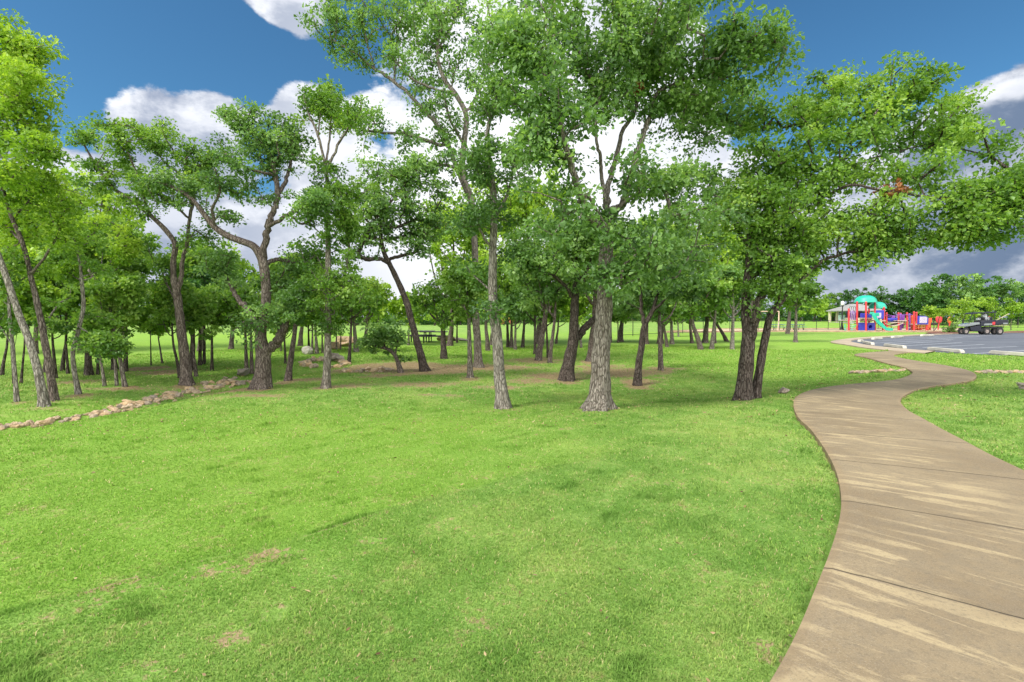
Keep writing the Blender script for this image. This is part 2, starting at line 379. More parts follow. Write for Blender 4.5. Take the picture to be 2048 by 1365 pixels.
me = mk_mesh('path', V, quads=q, smooth=False, mats=[M['path']])
uvl = me.uv_layers.new(name='UVMap'); li = np.zeros(len(me.loops), np.int32); me.loops.foreach_get('vertex_index', li)
uvl.data.foreach_set('uv', UV[li].astype(np.float32).ravel())
tag(link('path', me), kind='structure')
path_poly = np.r_[A, Bp[::-1]]; gap_poly = np.r_[A+(A-Bp)/wid[:, None]*.035, Bp[::-1]]

inner = gp([(2600, 745), (2300, 727), (2048, 713), (1950, 709.5), (1870, 705), (1800, 699.5), (1740, 693), (1712, 688), (1701, 684.5), (1712, 681), (1750, 677.5), (1800, 674), (1860, 671), (1930, 668.5), (2048, 666.5), (2400, 662)])
outer = gp([(1850, 709), (1790, 704), (1730, 697.5), (1690, 691), (1661, 685.5), (1690, 679.5), (1735, 675.5), (1795, 672.3), (1858, 669.6), (1930, 667.6), (2048, 665.7), (2400, 661.4)])
inn2 = gp([(1870, 705), (1800, 699.5), (1740, 693), (1712, 688), (1701, 684.5), (1712, 681), (1750, 677.5), (1800, 674), (1860, 671), (1930, 668.5), (2048, 666.5), (2400, 662)])
P = crom([p[:2] for p in inner], 120)
me = mk_mesh('parking_lot', np.c_[P, H(P[:, 0], P[:, 1])+.012], Fs=[list(range(len(P)))], mats=[M['asphalt']])
lot_poly = P; tag(link('parking_lot', me), kind='structure')
a = crom([p[:2] for p in outer], 140); b = crom([p[:2] for p in inn2], 140)
# keep the walk at least 1.2 m wide
V = np.concatenate([np.c_[a, H(a[:, 0], a[:, 1])-.1], np.c_[a, H(a[:, 0], a[:, 1])+.055], np.c_[b, H(b[:, 0], b[:, 1])+.065], np.c_[b, H(b[:, 0], b[:, 1])-.1]])
q = []
for i in range(139):
    for k in range(3): q.append((i+k*140, i+1+k*140, i+1+(k+1)*140, i+(k+1)*140))
tag(link('sidewalk', mk_mesh('sidewalk', V, quads=q, mats=[M['walk']])), kind='structure')
walk_poly = np.r_[a, b[::-1]]
q = []; V = []
for (x1, y1, x2, y2) in [(1763, 679, 1960, 673.8), (1749, 683, 1926, 676), (1748, 687.4, 1906, 679.6), (1770, 690, 1902, 682.6), (1810, 692.5, 1924, 686), (1846, 696, 1968, 689.8), (1905, 699, 2035, 694), (1946, 708.6, 2060, 701.5), (1800, 675.5, 1985, 671.6), (1990, 712, 2250, 703)]:
    p = ground_at(x1, y1); r = ground_at(x2, y2); d = (r-p).xy.normalized(); n_ = Vector((-d.y, d.x))*.07
    k = len(V); z = .018
    V += [(p.x-n_.x, p.y-n_.y, z), (r.x-n_.x, r.y-n_.y, z), (r.x+n_.x, r.y+n_.y, z), (p.x+n_.x, p.y+n_.y, z)]; q.append((k, k+1, k+2, k+3))
tag(link('parking_markings', mk_mesh('parking_markings', V, quads=q, mats=[M['stripe']])), kind='structure')
# playground bed
pb = gp([(1335, 665.5), (1480, 664.6), (1620, 664.6), (1760, 665), (1880, 665), (1925, 664.5), (1960, 662), (1900, 658.5), (1700, 658.8), (1500, 659.5), (1400, 661)])
P = crom([p[:2] for p in pb]+[pb[0][:2]], 90)[:-1]
tag(link('play_sand', mk_mesh('play_sand', np.c_[P, H(P[:, 0], P[:, 1])+.07], Fs=[list(range(len(P)))], mats=[M['sand']])), kind='structure')
q = []; V = []; n_ = len(P)
cen = P.mean(0); Q = cen+(P-cen)*1.006
V = np.concatenate([np.c_[Q, H(Q[:, 0], Q[:, 1])-.05], np.c_[Q, H(Q[:, 0], Q[:, 1])+.17], np.c_[P, H(P[:, 0], P[:, 1])+.17], np.c_[P, H(P[:, 0], P[:, 1])]])
for i in range(n_):
    for k in range(3): q.append((i+k*n_, (i+1) % n_+k*n_, (i+1) % n_+(k+1)*n_, i+(k+1)*n_))
tag(link('play_area_kerb', mk_mesh('play_area_kerb', V, quads=q, mats=[M['border']])), kind='structure')
sand_poly = P

SOIL = []   # (x, y, rx, ry, strength)
for (px, py, rx, ry, s) in [(a_, b_, 24, 4, .72) for a_, b_ in ((523, 781), (374, 773), (108, 805), (34, 807), (158, 791), (251, 777), (1133, 764), (1274, 774), (1490, 803), (941, 758), (1323, 743), (850, 746), (803, 749), (575, 764), (958, 738), (1181, 725), (1076, 723))]+[(790, 735, 95, 7, 1), (860, 742, 90, 6, .9), (950, 735, 110, 5, .85), (1075, 722, 70, 5, .6), (700, 741, 60, 5, .7), (760, 752, 45, 4, .6), (1110, 752, 70, 6, .75), (1240, 745, 90, 7, .8),
    (1060, 762, 60, 5, .6), (1200, 735, 60, 4, .6), (1330, 738, 40, 3, .6), (1275, 765, 40, 4, .8), (1000, 775, 60, 5, .55), (840, 770, 80, 5, .6), (700, 772, 60, 5, .6), (880, 790, 70, 4, .45),
    (460, 782, 70, 6, .75), (520, 792, 60, 4, .6), (400, 800, 60, 5, .5), (340, 745, 50, 5, .8), (290, 738, 40, 4, .8), (250, 778, 70, 4, .6), (150, 765, 60, 5, .5), (120, 800, 50, 4, .6), (610, 760, 50, 4, .6),
    (652, 776, 25, 3, .9), (1008, 820, 45, 6, .6), (1197, 824, 50, 6, .45), (88, 816, 30, 4, .7), (1040, 835, 60, 6, .45), (1100, 860, 60, 7, .4),
    (470, 1275, 40, 14, .85), (555, 1225, 38, 8, .8), (285, 1352, 50, 12, .9), (680, 1150, 25, 6, .6), (950, 1255, 40, 12, .55), (1420, 1130, 40, 10, .4), (1530, 1290, 30, 40, .8), (1350, 970, 50, 12, .35), (1560, 900, 40, 25, .35),
    (560, 1105, 60, 3, .75), (420, 1140, 80, 3, .7), (300, 1175, 70, 3, .6), (740, 1082, 30, 3, .7), (950, 1010, 40, 4, .6), (840, 838, 12, 3, 1), (220, 1210, 60, 3, .5), (1890, 820, 60, 12, .4), (1960, 870, 60, 14, .35)]:
    g = ground_at(px, py); Y = g.y
    SOIL.append((g.x, g.y, rx*Y/F, max(.10, ry*Y*Y/(F*CAMZ)), s*(1.12 if py < 800 else .62)))
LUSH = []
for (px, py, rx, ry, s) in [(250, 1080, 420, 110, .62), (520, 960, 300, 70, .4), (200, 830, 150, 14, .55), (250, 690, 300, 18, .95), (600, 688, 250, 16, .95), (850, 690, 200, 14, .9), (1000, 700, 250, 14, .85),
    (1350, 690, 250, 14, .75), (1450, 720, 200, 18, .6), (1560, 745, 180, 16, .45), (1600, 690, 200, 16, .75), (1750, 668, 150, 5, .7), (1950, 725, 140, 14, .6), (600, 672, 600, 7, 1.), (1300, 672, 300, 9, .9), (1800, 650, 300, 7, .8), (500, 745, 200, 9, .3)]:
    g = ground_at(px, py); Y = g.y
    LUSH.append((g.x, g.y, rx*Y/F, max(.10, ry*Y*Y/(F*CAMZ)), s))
def blobf(x, y, L):
    r = np.zeros(x.shape)
    for (cx, cy, rx, ry, s) in L:
        d = ((x-cx)/rx)**2+((y-cy)/ry)**2
        r = np.maximum(r, s*np.exp(-d*.75))
    return r
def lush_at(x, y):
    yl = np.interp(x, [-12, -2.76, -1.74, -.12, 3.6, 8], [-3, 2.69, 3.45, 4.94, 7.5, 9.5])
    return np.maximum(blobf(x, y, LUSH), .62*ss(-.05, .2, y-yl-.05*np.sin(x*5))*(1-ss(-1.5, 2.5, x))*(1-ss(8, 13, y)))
def soil_at(x, y):
    yl = np.interp(x, [-12, -2.76, -1.74, -.12, 3.6, 8], [-3, 2.69, 3.45, 4.94, 7.5, 9.5])
    return np.maximum(blobf(x, y, SOIL), .62*np.exp(-((y-yl-.05*np.sin(x*5)+.01)/.05)**2)*(.6+.4*np.sin(x*9+2*np.sin(x*3)))*(1-ss(-.6, .4, x)))
def spaced(lo, hi, fine, near, g):
    v = [near]; s = fine
    while v[-1] < hi: s = max(fine, abs(v[-1]-near)*g); v.append(v[-1]+s)
    u = [near]; 
    while u[-1] > lo: s = max(fine, abs(u[-1]-near)*g); u.append(u[-1]-s)
    return np.array(u[::-1][:-1]+v)
gy = spaced(-60, 900, .11, 3.5, .017); gx = spaced(-700, 700, .12, 0, .017)
X, Y = np.meshgrid(gx, gy); x, y = X.ravel(), Y.ravel()
z = H(x, y)
inp = inpoly(x, y, path_poly)
z = np.where(inp, z-.06, z)
# a raw earth gap along the path's left edge
nx, ny = len(gx), len(gy)
ii = np.arange(nx*ny).reshape(ny, nx)
q = np.stack([ii[:-1, :-1], ii[:-1, 1:], ii[1:, 1:], ii[1:, :-1]], -1).reshape(-1, 4)
me = mk_mesh('ground', np.c_[x, y, z], quads=q, smooth=True, mats=[M['lawn']], attrs={'soil': soil_at(x, y), 'lush': lush_at(x, y)})
tag(link('ground', me), kind='structure')

dit = crom([ground_at(*p)[:] for p in [(-40, 861), (0, 856), (60, 851), (150, 839), (225, 824), (262, 813), (300, 804), (340, 794), (385, 783), (425, 775), (462, 769), (500, 763)]], 400)
# ---------------------------------------------------------------- grass blades (thinning out with distance)
N = 800000
r = np.exp(rng.uniform(math.log(1.75), math.log(30), N)); th = rng.uniform(R(-56), R(57), N)
gx_, gy_ = r*np.sin(th), r*np.cos(th)
ok = ~inpoly(gx_, gy_, gap_poly) & ~inpoly(gx_, gy_, lot_poly) & ~inpoly(gx_, gy_, walk_poly)
so_ = soil_at(gx_, gy_); n_ = fbm2(gx_, gy_, 3.1)
ok &= rng.random(N) > np.clip(so_*2.3-.3+n_*.25, 0, .97)
dch = np.abs(gx_-np.interp(gy_, dit[:, 1], dit[:, 0])); ok &= ~((dch < .12+.014*np.clip(gy_-8, 0, 20)) & (gy_ > 4) & (gy_ < dit[-1, 1]))
gx_, gy_, r, n_ = gx_[ok], gy_[ok], r[ok], n_[ok]; N = len(r)
lu = lush_at(gx_, gy_)
h = (.017+.0012*r)*rng.uniform(.5, 1.25, N)*(1+.30*n_)*(1-.25*np.clip(lu, 0, 1)*(r < 9)); wd = (.0022+.00095*r)*rng.uniform(.7, 1.3, N)
tuft = ss(.45, .7, fbm2(gx_+3, gy_, 5.3))*ss(.0, .4, fbm2(gx_, gy_+5, 1.1)); h *= 1+1.1*tuft
tall = rng.random(N) < .004; h[tall] *= 1.9
az = rng.uniform(0, 2*math.pi, N); ln = rng.uniform(.2, 1.1, N)*h
dx, dy = np.cos(az), np.sin(az); fx, fy = np.cos(az+1.57+rng.normal(0, .5, N)), np.sin(az+1.57+rng.normal(0, .5, N))
z = H(gx_, gy_)-.004
V = np.empty((N, 5, 3), np.float32)
V[:, 0] = np.c_[gx_-dx*wd/2, gy_-dy*wd/2, z]; V[:, 1] = np.c_[gx_+dx*wd/2, gy_+dy*wd/2, z]
mx, my, mz = gx_+fx*ln*.35, gy_+fy*ln*.35, z+h*.62
V[:, 2] = np.c_[mx+dx*wd*.42, my+dy*wd*.42, mz]; V[:, 3] = np.c_[mx-dx*wd*.42, my-dy*wd*.42, mz]
V[:, 4] = np.c_[gx_+fx*ln, gy_+fy*ln, z+h*rng.uniform(.72, 1., N)]
b = np.arange(N)[:, None]*5
me = mk_mesh('grass', V, quads=b+[0, 1, 2, 3], tris=b+[3, 2, 4], mats=[M['blade']],
             attrs={'v': np.repeat(rng.random(N)*(1-.55*tuft), 5), 'soil': np.repeat(soil_at(gx_, gy_), 5), 'lush': np.repeat(lu, 5)})
tag(link('grass', me), 'short green lawn grass with straw coloured blades', 'grass', kind='stuff')
del V

# ---------------------------------------------------------------- fallen leaves and twigs on the lawn
rg = np.random.default_rng(21); n = 4200
lr = np.exp(rg.uniform(math.log(2.2), math.log(22), n)); lt = rg.uniform(R(-50), R(45), n); lx, ly = lr*np.sin(lt), lr*np.cos(lt)
k_ = ~inpoly(lx, ly, path_poly) & ((ly > 7.5) | (rg.random(n) < .06)); lx, ly, lr = lx[k_], ly[k_], lr[k_]; n = len(lx)
V = np.empty((n, 4, 3), np.float32); a_ = rg.uniform(0, 6.28, n); L_ = (.011+.0014*lr)*rg.uniform(.6, 1.5, n); z_ = H(lx, ly)+.014+.0012*lr; W_ = L_*rg.uniform(.25, .5, n)
for q_, (u_, v_) in enumerate(((-1, 0), (0, 1), (1, 0), (0, -1))):
    V[:, q_] = np.c_[lx+np.cos(a_)*L_*u_-np.sin(a_)*W_*v_, ly+np.sin(a_)*L_*u_+np.cos(a_)*W_*v_, z_+rg.uniform(0, .012, n)*(1+.1*lr)]
LEAF['litter'] = leaf_mat('litter_leaf', (.10, .055, .03), (.26, .16, .08), (.48, .36, .19), .1)
tag(link('leaf_litter', mk_mesh('leaf_litter', V, quads=np.arange(n*4).reshape(n, 4), mats=[LEAF['litter']], attrs={'v': np.repeat(rg.random(n), 4)})), 'scattered dry brown leaves lying in the grass', 'fallen leaves', kind='stuff')
# ---------------------------------------------------------------- rocks
import bmesh
def rock_mesh(name, seed, sub, m, amp=.45, flat=.7, cuts=5):
    bm = bmesh.new(); bmesh.ops.create_icosphere(bm, subdivisions=sub, radius=.5)
    r_ = random.Random(seed); pl_ = [(Vector((r_.gauss(0, 1), r_.gauss(0, 1), r_.gauss(0, 1))).normalized(), r_.uniform(.25, .4)) for _ in range(cuts)]
    off = Vector((seed*3.1, seed*1.7, 0))
    for v in bm.verts:
        p = v.co.copy(); p *= 1+amp*mnoise.noise(p*2.2+off)
        for n, d in pl_:
            e = p.dot(n)-d
            if e > 0: p -= n*e*.85
        p *= 1+.10*mnoise.noise(p*9+off); v.co = Vector((p.x, p.y*.85, p.z*flat))
    me = bpy.data.meshes.new(name); bm.to_mesh(me); bm.free(); me.materials.append(m); return me
rocks = [rock_mesh('rock', i, 3, M['rock']) for i in range(5)]
def put_rock(p, s, label, group, name='rock', me=None, sink=.25, cat='rock'):
    o = link(name, me or random.choice(rocks), None, (p[0], p[1], float(H(p[0], p[1]))+s*(.35-sink)))
    o.scale = (s*random.uniform(.8, 1.35), s*random.uniform(.8, 1.2), s*random.uniform(.7, 1.05))
    o.rotation_euler = (random.uniform(-.4, .4), random.uniform(-.4, .4), random.uniform(0, 6.3))
    return tag(o, label, cat, group)
seg = ['tan rock in the ditch at its near end, by the leaning pale trunk', 'tan rock in the ditch between leaning pale trunk and gray forked oak',
       'tan rock in the far stretch of the ditch just before the big forked oak']
gr = ['rocks at the near end of the ditch', 'rocks along the middle of the ditch', 'rocks at the far end of the ditch']
dit = resample(dit, .02)
for k in range(205):
    f = (k+random.random())/205; f = f**1.15
    p = dit[min(len(dit)-1, int(f*len(dit)))]; s = random.choice((.08, .11, .13, .15, .20))*random.uniform(.85, 1.15)+.03*f
    q_ = (p[0]+random.gauss(0, .07+.16*f), p[1]+random.gauss(0, .05))
    i = 0 if f < .3 else 1 if f < .68 else 2
    put_rock(q_, s, seg[i], gr[i])
for k in range(46):
    a = random.uniform(0, 6.3); rr = random.uniform(.45, 1)**.5
    put_rock(ground_at(650+math.cos(a)*48*rr, 729+math.sin(a)*9*rr), random.uniform(.2, .38), 'tan rock in the round stone basin behind the slim gray trunk', 'rocks of the round stone basin')
for k in range(18):
    put_rock(ground_at(690+k*5.3+random.uniform(-3, 3), 745+random.uniform(-3, 3)-k*.25), random.uniform(.14, .3), 'small brown rock on the bare soil beside the stone basin', 'loose rocks by the basin')
for k in range(22):
    put_rock(ground_at(1702+k*4.9, 747.2-k*.22+random.uniform(-1, 1)), random.uniform(.12, .22), 'pale rock in the short drain that meets the path at its inner bend', 'drain rocks on the wooded side of the path')
for k in range(24):
    put_rock(ground_at(1958+k*5.5, 747.2-k*.1+random.uniform(-1, 1)), random.uniform(.12, .24), 'pale rock in the short drain on the parking lot side of the path', 'drain rocks on the parking side of the path')
bold = [rock_mesh('boulder', 40+i, 4, M['boulder'], .5, .75, 6) for i in range(3)]
for (px, py, s, l, k) in [(671, 722, .62, 'brown angular boulder behind the slim gray trunk at the stone basin', 0), (487, 752, .50, 'gray flat-topped boulder beside the forked oak, by the ditch', 1),
        (669, 699.5, .75, 'low gray boulder on the far lawn before thin saplings', 2), (686, 693, 1.15, 'large pale boulder farthest away on the bright lawn', 1),
        (1567, 787, .22, 'low flat rock on the grass between the dark trunks and the path', 2), (2052, 779, .30, 'dark rock on the grass at the picture edge, below the parking lot', 0)]:
    g = ground_at(px, py); put_rock(g, s, l, None, 'boulder', bold[k], .1, 'boulder')
put_rock(ground_at(614, 709), .62, 'bright white boulder on the sunny lawn behind the forked oak', None, 'boulder', rock_mesh('boulder', 60, 4, M['whiterock']), .15, 'boulder')
# ---------------------------------------------------------------- trees
def tube(path, rad, n, V, Q, base=False, rs=None):
    P = np.asarray(path, float); k = len(P); rad = np.asarray(rad, float)
    T = np.gradient(P, axis=0); T /= np.linalg.norm(T, axis=1)[:, None]+1e-9
    ref = np.array([1., 0, 0]) if abs(T[0][0]) < .8 else np.array([0, 1., 0])
    a = np.arange(n)*2*math.pi/n
    u = ref - T*(T@ref)[:, None]; u /= np.linalg.norm(u, axis=1)[:, None]+1e-9
    v = np.cross(T, u)
    rr = rad[:, None]*np.ones((1, n))
    if rs is not None: rr = rr*rs(P, a)
    ring = P[:, None]+(u[:, None]*np.cos(a)[None, :, None]+v[:, None]*np.sin(a)[None, :, None])*rr[:, :, None]
    o = sum(len(x) for x in V); V.append(ring.reshape(-1, 3))
    i = np.arange(k-1)[:, None]*n; j = np.arange(n)[None]; j2 = (j+1) % n
    Q.append(o+np.stack([i+j, i+j2, i+n+j2, i+n+j], -1).reshape(-1, 4))
def leaf_mesh(name, cen, crad, per, ls, m, rg, flat=.62, tint=None):
    n = len(cen)*per
    c = np.repeat(cen, per, 0); cr = np.repeat(crad, per)
    g = rg.normal(0, 1, (n, 3)); g /= np.linalg.norm(g, axis=1)[:, None]; rr = rg.random(n)**.45
    p = c+g*(rr*cr)[:, None]*[1, 1, flat]
    outw = g+rg.normal(0, .6, (n, 3)); outw[:, 2] -= .15
    ax = outw/np.linalg.norm(outw, axis=1)[:, None]
    nn = rg.normal(0, .6, (n, 3)); nn[:, 2] += .9
    sd_ = np.cross(nn, ax); sd_ /= np.linalg.norm(sd_, axis=1)[:, None]+1e-9
    up = np.cross(ax, sd_)
    L = ls*rg.choice([.6, .85, 1.1, 1.5], n, p=[.25, .3, .3, .15])[:, None]*rg.uniform(.85, 1.15, (n, 1)); W = L*rg.uniform(.28, .40, (n, 1))
    V = np.empty((n, 4, 3), np.float32)
    V[:, 0] = p-ax*L*.5; V[:, 1] = p+sd_*W+up*L*.10+ax*L*.08; V[:, 2] = p+ax*L*.5-up*L*.08; V[:, 3] = p-sd_*W+up*L*.10+ax*L*.08
    t = np.repeat(rg.normal(.5, .17, len(cen)) if tint is None else tint, per)
    v = np.clip(t+rg.normal(0, .11, n), 0, 1)
    return mk_mesh(name, V, quads=np.arange(n*4).reshape(n, 4), mats=[m], attrs={'v': np.repeat(v, 4)})
NTREE = 0
def build_tree(label, t, b=(), c=(), bark='brown', leaf='mid', cov=1.5, ls=.09, group=None, cs=.42, name='oak_tree', flare=.42, dead=(), density=1., Yd=None, cat='tree', twig=.011):
    """t/b: limbs as (photo x, photo y, width in photo pixels, metres nearer(-)/farther(+)); c: crown masses (x, y, rx, ry, dy)."""
    global NTREE; NTREE += 1
    rg = np.random.default_rng(NTREE*13+5)
    base = ground_at(t[0][0], t[0][1])
    if Yd: base = at_depth(t[0][0], t[0][1], Yd); base.z = float(H(base.x, base.y))
    Y0 = base.y; root = thing(name, label, cat, base, group)
    def W3(q):
        dy = q[3] if len(q) > 3 else 0
        p = at_depth(q[0], q[1], Y0+dy); return [p.x, p.y, p.z, q[2]/2*Y0/F/math.sqrt(1+((q[0]-CX)/F)**2)]     # a wide lens stretches round trunks off its axis
    limbs = []
    T = np.array([W3(q) for q in t]); T[0, :3] = base; T[0, 2] -= .10
    S = crom(T, max(8, len(t)*7)); near = Y0 < 17
    hh = S[:, 2]-base.z
    rad = S[:, 3]*(1+flare*np.exp(-np.clip(hh+.05, 0, 9)/.22))
    limbs.append((S[:, :3], rad))
    for q in b:
        B = crom(np.array([W3(x) for x in q]), max(6, len(q)*5))
        d = np.linalg.norm(np.concatenate([l[0] for l in limbs])-B[0, :3], axis=1); k = int(np.argmin(d))
        allp = np.concatenate([l[0] for l in limbs]); off = allp[k]-B[0, :3]
        if d[k] > .02: B[:, :3] += off*np.exp(-np.arange(len(B))/3.)[:, None]
        ji = rg.normal(0, 1, (len(B), 3))*(.25*B[:, 3:4]); ji[0] = 0; B[:, :3] += ji
        limbs.append((B[:, :3], B[:, 3]))
    V, Q = [], []
    ph = rg.uniform(0, 6, 4); k1 = rg.integers(4, 7)
    def rs(P, a):
        h = (P[:, 2]-base.z)[:, None]
        lob = .30*np.exp(-np.clip(h, 0, 9)/.28)*np.cos(k1*a[None]+ph[0])*min(1, flare*1.6)
        return 1+lob+.05*np.sin(3*a[None]+h*4+ph[1])+.035*np.sin(5*a[None]-h*9+ph[2])+.03*np.sin(h*13+2*a[None]+ph[3])
    for i, (P, r) in enumerate(limbs):
        n = (22 if i == 0 else 12) if near else (12 if i == 0 else 8)
        if Y0 > 30: n = 8 if i == 0 else 5
        PP = np.r_[P, [P[-1]+(P[-1]-P[-2])*.6]]; rr = np.r_[r, r[-1]*.25]
        tube(PP, rr, n, V, Q, rs=rs if Y0 < 40 else None)
    # clumps of leaves inside the crown masses
    cen = []; per = 84 if near else 44
    for e in c:
        dy = e[4] if len(e) > 4 else 0.
        o = at_depth(e[0], e[1], Y0+dy); rx, rz = e[2]*Y0/F, e[3]*Y0/F; ry = min(max(rx, rz), 2.6)*.95
        area = 1.45*math.pi*rx*rz; la = .5*.66*.5*ls*ls*1.0
        n = int(max(3, cov*.66*density*area/(la*per)))
        g = rg.normal(0, 1, (n, 3)); g /= np.linalg.norm(g, axis=1)[:, None]; rr = rg.random(n)**.40
        cen.append(np.array(o)+g*rr[:, None]*[rx, ry, rz])
    if cen:
        for P, r in limbs[1:]+[(limbs[0][0][-len(limbs[0][0])//4:], None)]:      # leafy shoots on the outer part of every limb
            k0 = int(len(P)*.6); e_ = np.repeat(P[k0:], 2 if near else 1, 0)
            if Y0 < 40: cen.append(e_+rg.normal(0, .16 if near else .25, e_.shape)+[0, 0, .06])
            cen.append(P[-1:]+rg.normal(0, .12, (4, 3)))
        cen = np.concatenate(cen)
        cen = cen[cen[:, 2] > base.z+.35]
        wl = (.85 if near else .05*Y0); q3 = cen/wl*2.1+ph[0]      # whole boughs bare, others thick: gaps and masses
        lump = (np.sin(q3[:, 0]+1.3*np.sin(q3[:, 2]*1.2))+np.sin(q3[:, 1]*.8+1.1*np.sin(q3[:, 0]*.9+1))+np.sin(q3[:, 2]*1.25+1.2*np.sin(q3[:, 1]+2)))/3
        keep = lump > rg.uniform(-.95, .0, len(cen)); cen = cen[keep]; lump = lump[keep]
    nodes = [p for P, r in limbs for p in P[2:]]; 
    if len(cen):
        NP_ = np.zeros((len(nodes)+len(cen)*8+10, 3)); NP_[:len(nodes)] = nodes; cnt = len(nodes); n0 = cnt
        par = [-1]*cnt; load = [0]*len(NP_)
        lim_r = np.concatenate([r[2:] for P, r in limbs])
        d0 = np.array([np.min(np.sum((NP_[:cnt]-x)**2, 1)) for x in cen]); order = np.argsort(d0)
        step = .35 if near else .7
        use = order if len(order) < 900 else order[::2]
        chains = []
        for i in use:
            x = cen[i]; dd = NP_[:cnt]-x; d = np.sqrt(np.sum(dd**2, 1)); cost = d+.35*np.clip(dd[:, 2], -.5, 3)
            k = int(np.argmin(cost)); L = d[k]; m = max(1, min(7, int(L/step))); s = NP_[k].copy(); prev = k; ch = [k]
            jit = rg.normal(0, .05*min(L, 1.5), 3); jit[2] += .10*L
            for q in range(1, m+1):
                f = q/m; p = s+(x-s)*f+jit*math.sin(math.pi*f)+rg.normal(0, .02, 3)*(q < m)
                NP_[cnt] = p; par.append(prev); prev = cnt; ch.append(cnt); cnt += 1
            chains.append(ch)
        w_ = np.zeros(cnt)
        for ch in chains: w_[ch[-1]] += 1
        for k in range(cnt-1, n0-1, -1): w_[par[k]] += w_[k]
        for ch in chains:
            r = twig*np.clip(w_[ch], 1, 60)**.45
            r[0] = r[1] if ch[0] < n0 else min(r[0], r[1]*1.15)
            if ch[0] < n0: r = np.minimum(r, max(lim_r[ch[0]]*.8, twig))
            r = r*(Y0/12 if Y0 > 12 else 1)**.4
            r[-1] *= .6
            tube(NP_[ch], r, 6 if near else 4, V, Q)
    V = np.concatenate(V); Q = np.concatenate(Q)
    link('trunk', mk_mesh('trunk', V-np.array(base), quads=Q, smooth=True, mats=[BARK[bark]]), root)
    if len(cen):
        m = LEAF[leaf]
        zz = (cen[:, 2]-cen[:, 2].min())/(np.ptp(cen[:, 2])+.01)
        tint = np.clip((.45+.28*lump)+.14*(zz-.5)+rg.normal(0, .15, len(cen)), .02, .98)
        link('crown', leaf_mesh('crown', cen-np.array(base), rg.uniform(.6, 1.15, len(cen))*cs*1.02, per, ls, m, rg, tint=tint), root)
    for (px, py, rx, ry, dy) in dead:
        o = at_depth(px, py, Y0+dy); k = 14
        cc = np.array(o)-np.array(base)+rg.normal(0, .5, (k, 3))*[rx*Y0/F, .15, ry*Y0/F]
        tag(link('dead_leaves', leaf_mesh('dead_leaves', cc, np.full(k, .10), 16, ls*.9, LEAF['dead'], rg), root), 'rust brown clump of dead leaves')
    return root
G1 = 'oaks standing close to the lawn'
build_tree('big gray oak, thickest trunk in the middle, flared base on the lawn', 
  [(1197, 820, 42), (1199, 780, 39), (1202, 720, 37), (1206, 650, 34), (1209, 590, 31), (1211, 530, 28), (1214, 485, 26), (1217, 440, 20)],
  [[(1214, 485, 18), (1195, 450, 16, -.3), (1180, 432, 14, -.5), (1160, 390, 12, -.8), (1147, 342, 11, -1), (1137, 308, 9, -1.2), (1125, 260, 7, -1.4), (1115, 200, 6, -1.2), (1096, 164, 5, -1), (1060, 100, 4, -.8), (1017, 62, 3, -.8)],
   [(1216, 445, 20), (1233, 420, 17, .2), (1253, 395, 15, .4), (1262, 350, 14, .5), (1275, 300, 12, .6), (1291, 255, 11, .7), (1303, 229, 9, .8), (1328, 205, 8, 1.2), (1376, 210, 7, 1.5), (1410, 229, 6, 1.8), (1472, 250, 4, 2.2)],
   [(1217, 440, 15), (1214, 390, 13, .5), (1222, 350, 11, .8), (1236, 300, 10, .9), (1246, 262, 9, 1), (1270, 225, 8, 1), (1276, 190, 8, 1), (1288, 140, 7, 1), (1305, 125, 6, 1), (1335, 95, 5, 1), (1350, 40, 4, 1)],
   [(1215, 395, 9), (1204, 350, 8, .3), (1200, 315, 7, .2), (1193, 280, 6), (1190, 220, 5), (1186, 174, 5), (1166, 126, 4), (1150, 70, 3)],
   [(1190, 220, 5), (1206, 175, 5), (1219, 130, 5), (1240, 95, 4), (1250, 40, 3)],
   [(1303, 229, 8, .8), (1312, 188, 7, .8), (1356, 166, 6, .6), (1403, 150, 5, .4), (1441, 113, 5, 0), (1466, 84, 4, -.4)],
   [(1233, 420, 8, .2), (1265, 395, 7, .1), (1300, 372, 6, -.1), (1350, 360, 4, -.4)]],
  [(1120, 55, 110, 95), (1240, 30, 130, 95), (1370, 45, 110, 80), (1480, 80, 90, 85, -.3), (1530, 110, 45, 60, -.3), (1085, 170, 75, 75, -.8), (1300, 160, 90, 60, .9), (1420, 170, 110, 70, .8), (1110, 265, 90, 70, -1), (1215, 200, 60, 60, .3), (1480, 210, 60, 55, 1.5), (1380, 280, 90, 40, 1.4),
   (1095, 340, 75, 60, -1), (1270, 350, 70, 50, -.7), (1380, 370, 100, 55, .6), (1330, 440, 110, 60, -.9), (1140, 430, 70, 45, -1.1), (1420, 450, 70, 50, -.4), (1290, 520, 85, 50, -1.2), (1390, 530, 60, 40, -.8), (1215, 555, 40, 28, -1.0), (1220, 470, 50, 40, -1.1), (1250, 560, 40, 30, -1.), (1030, 100, 60, 60, -.8)],
  'grey', 'oak', cov=1.28, ls=.084, group=G1, dead=[(1275, 175, 6, 8, .5)], flare=.75)
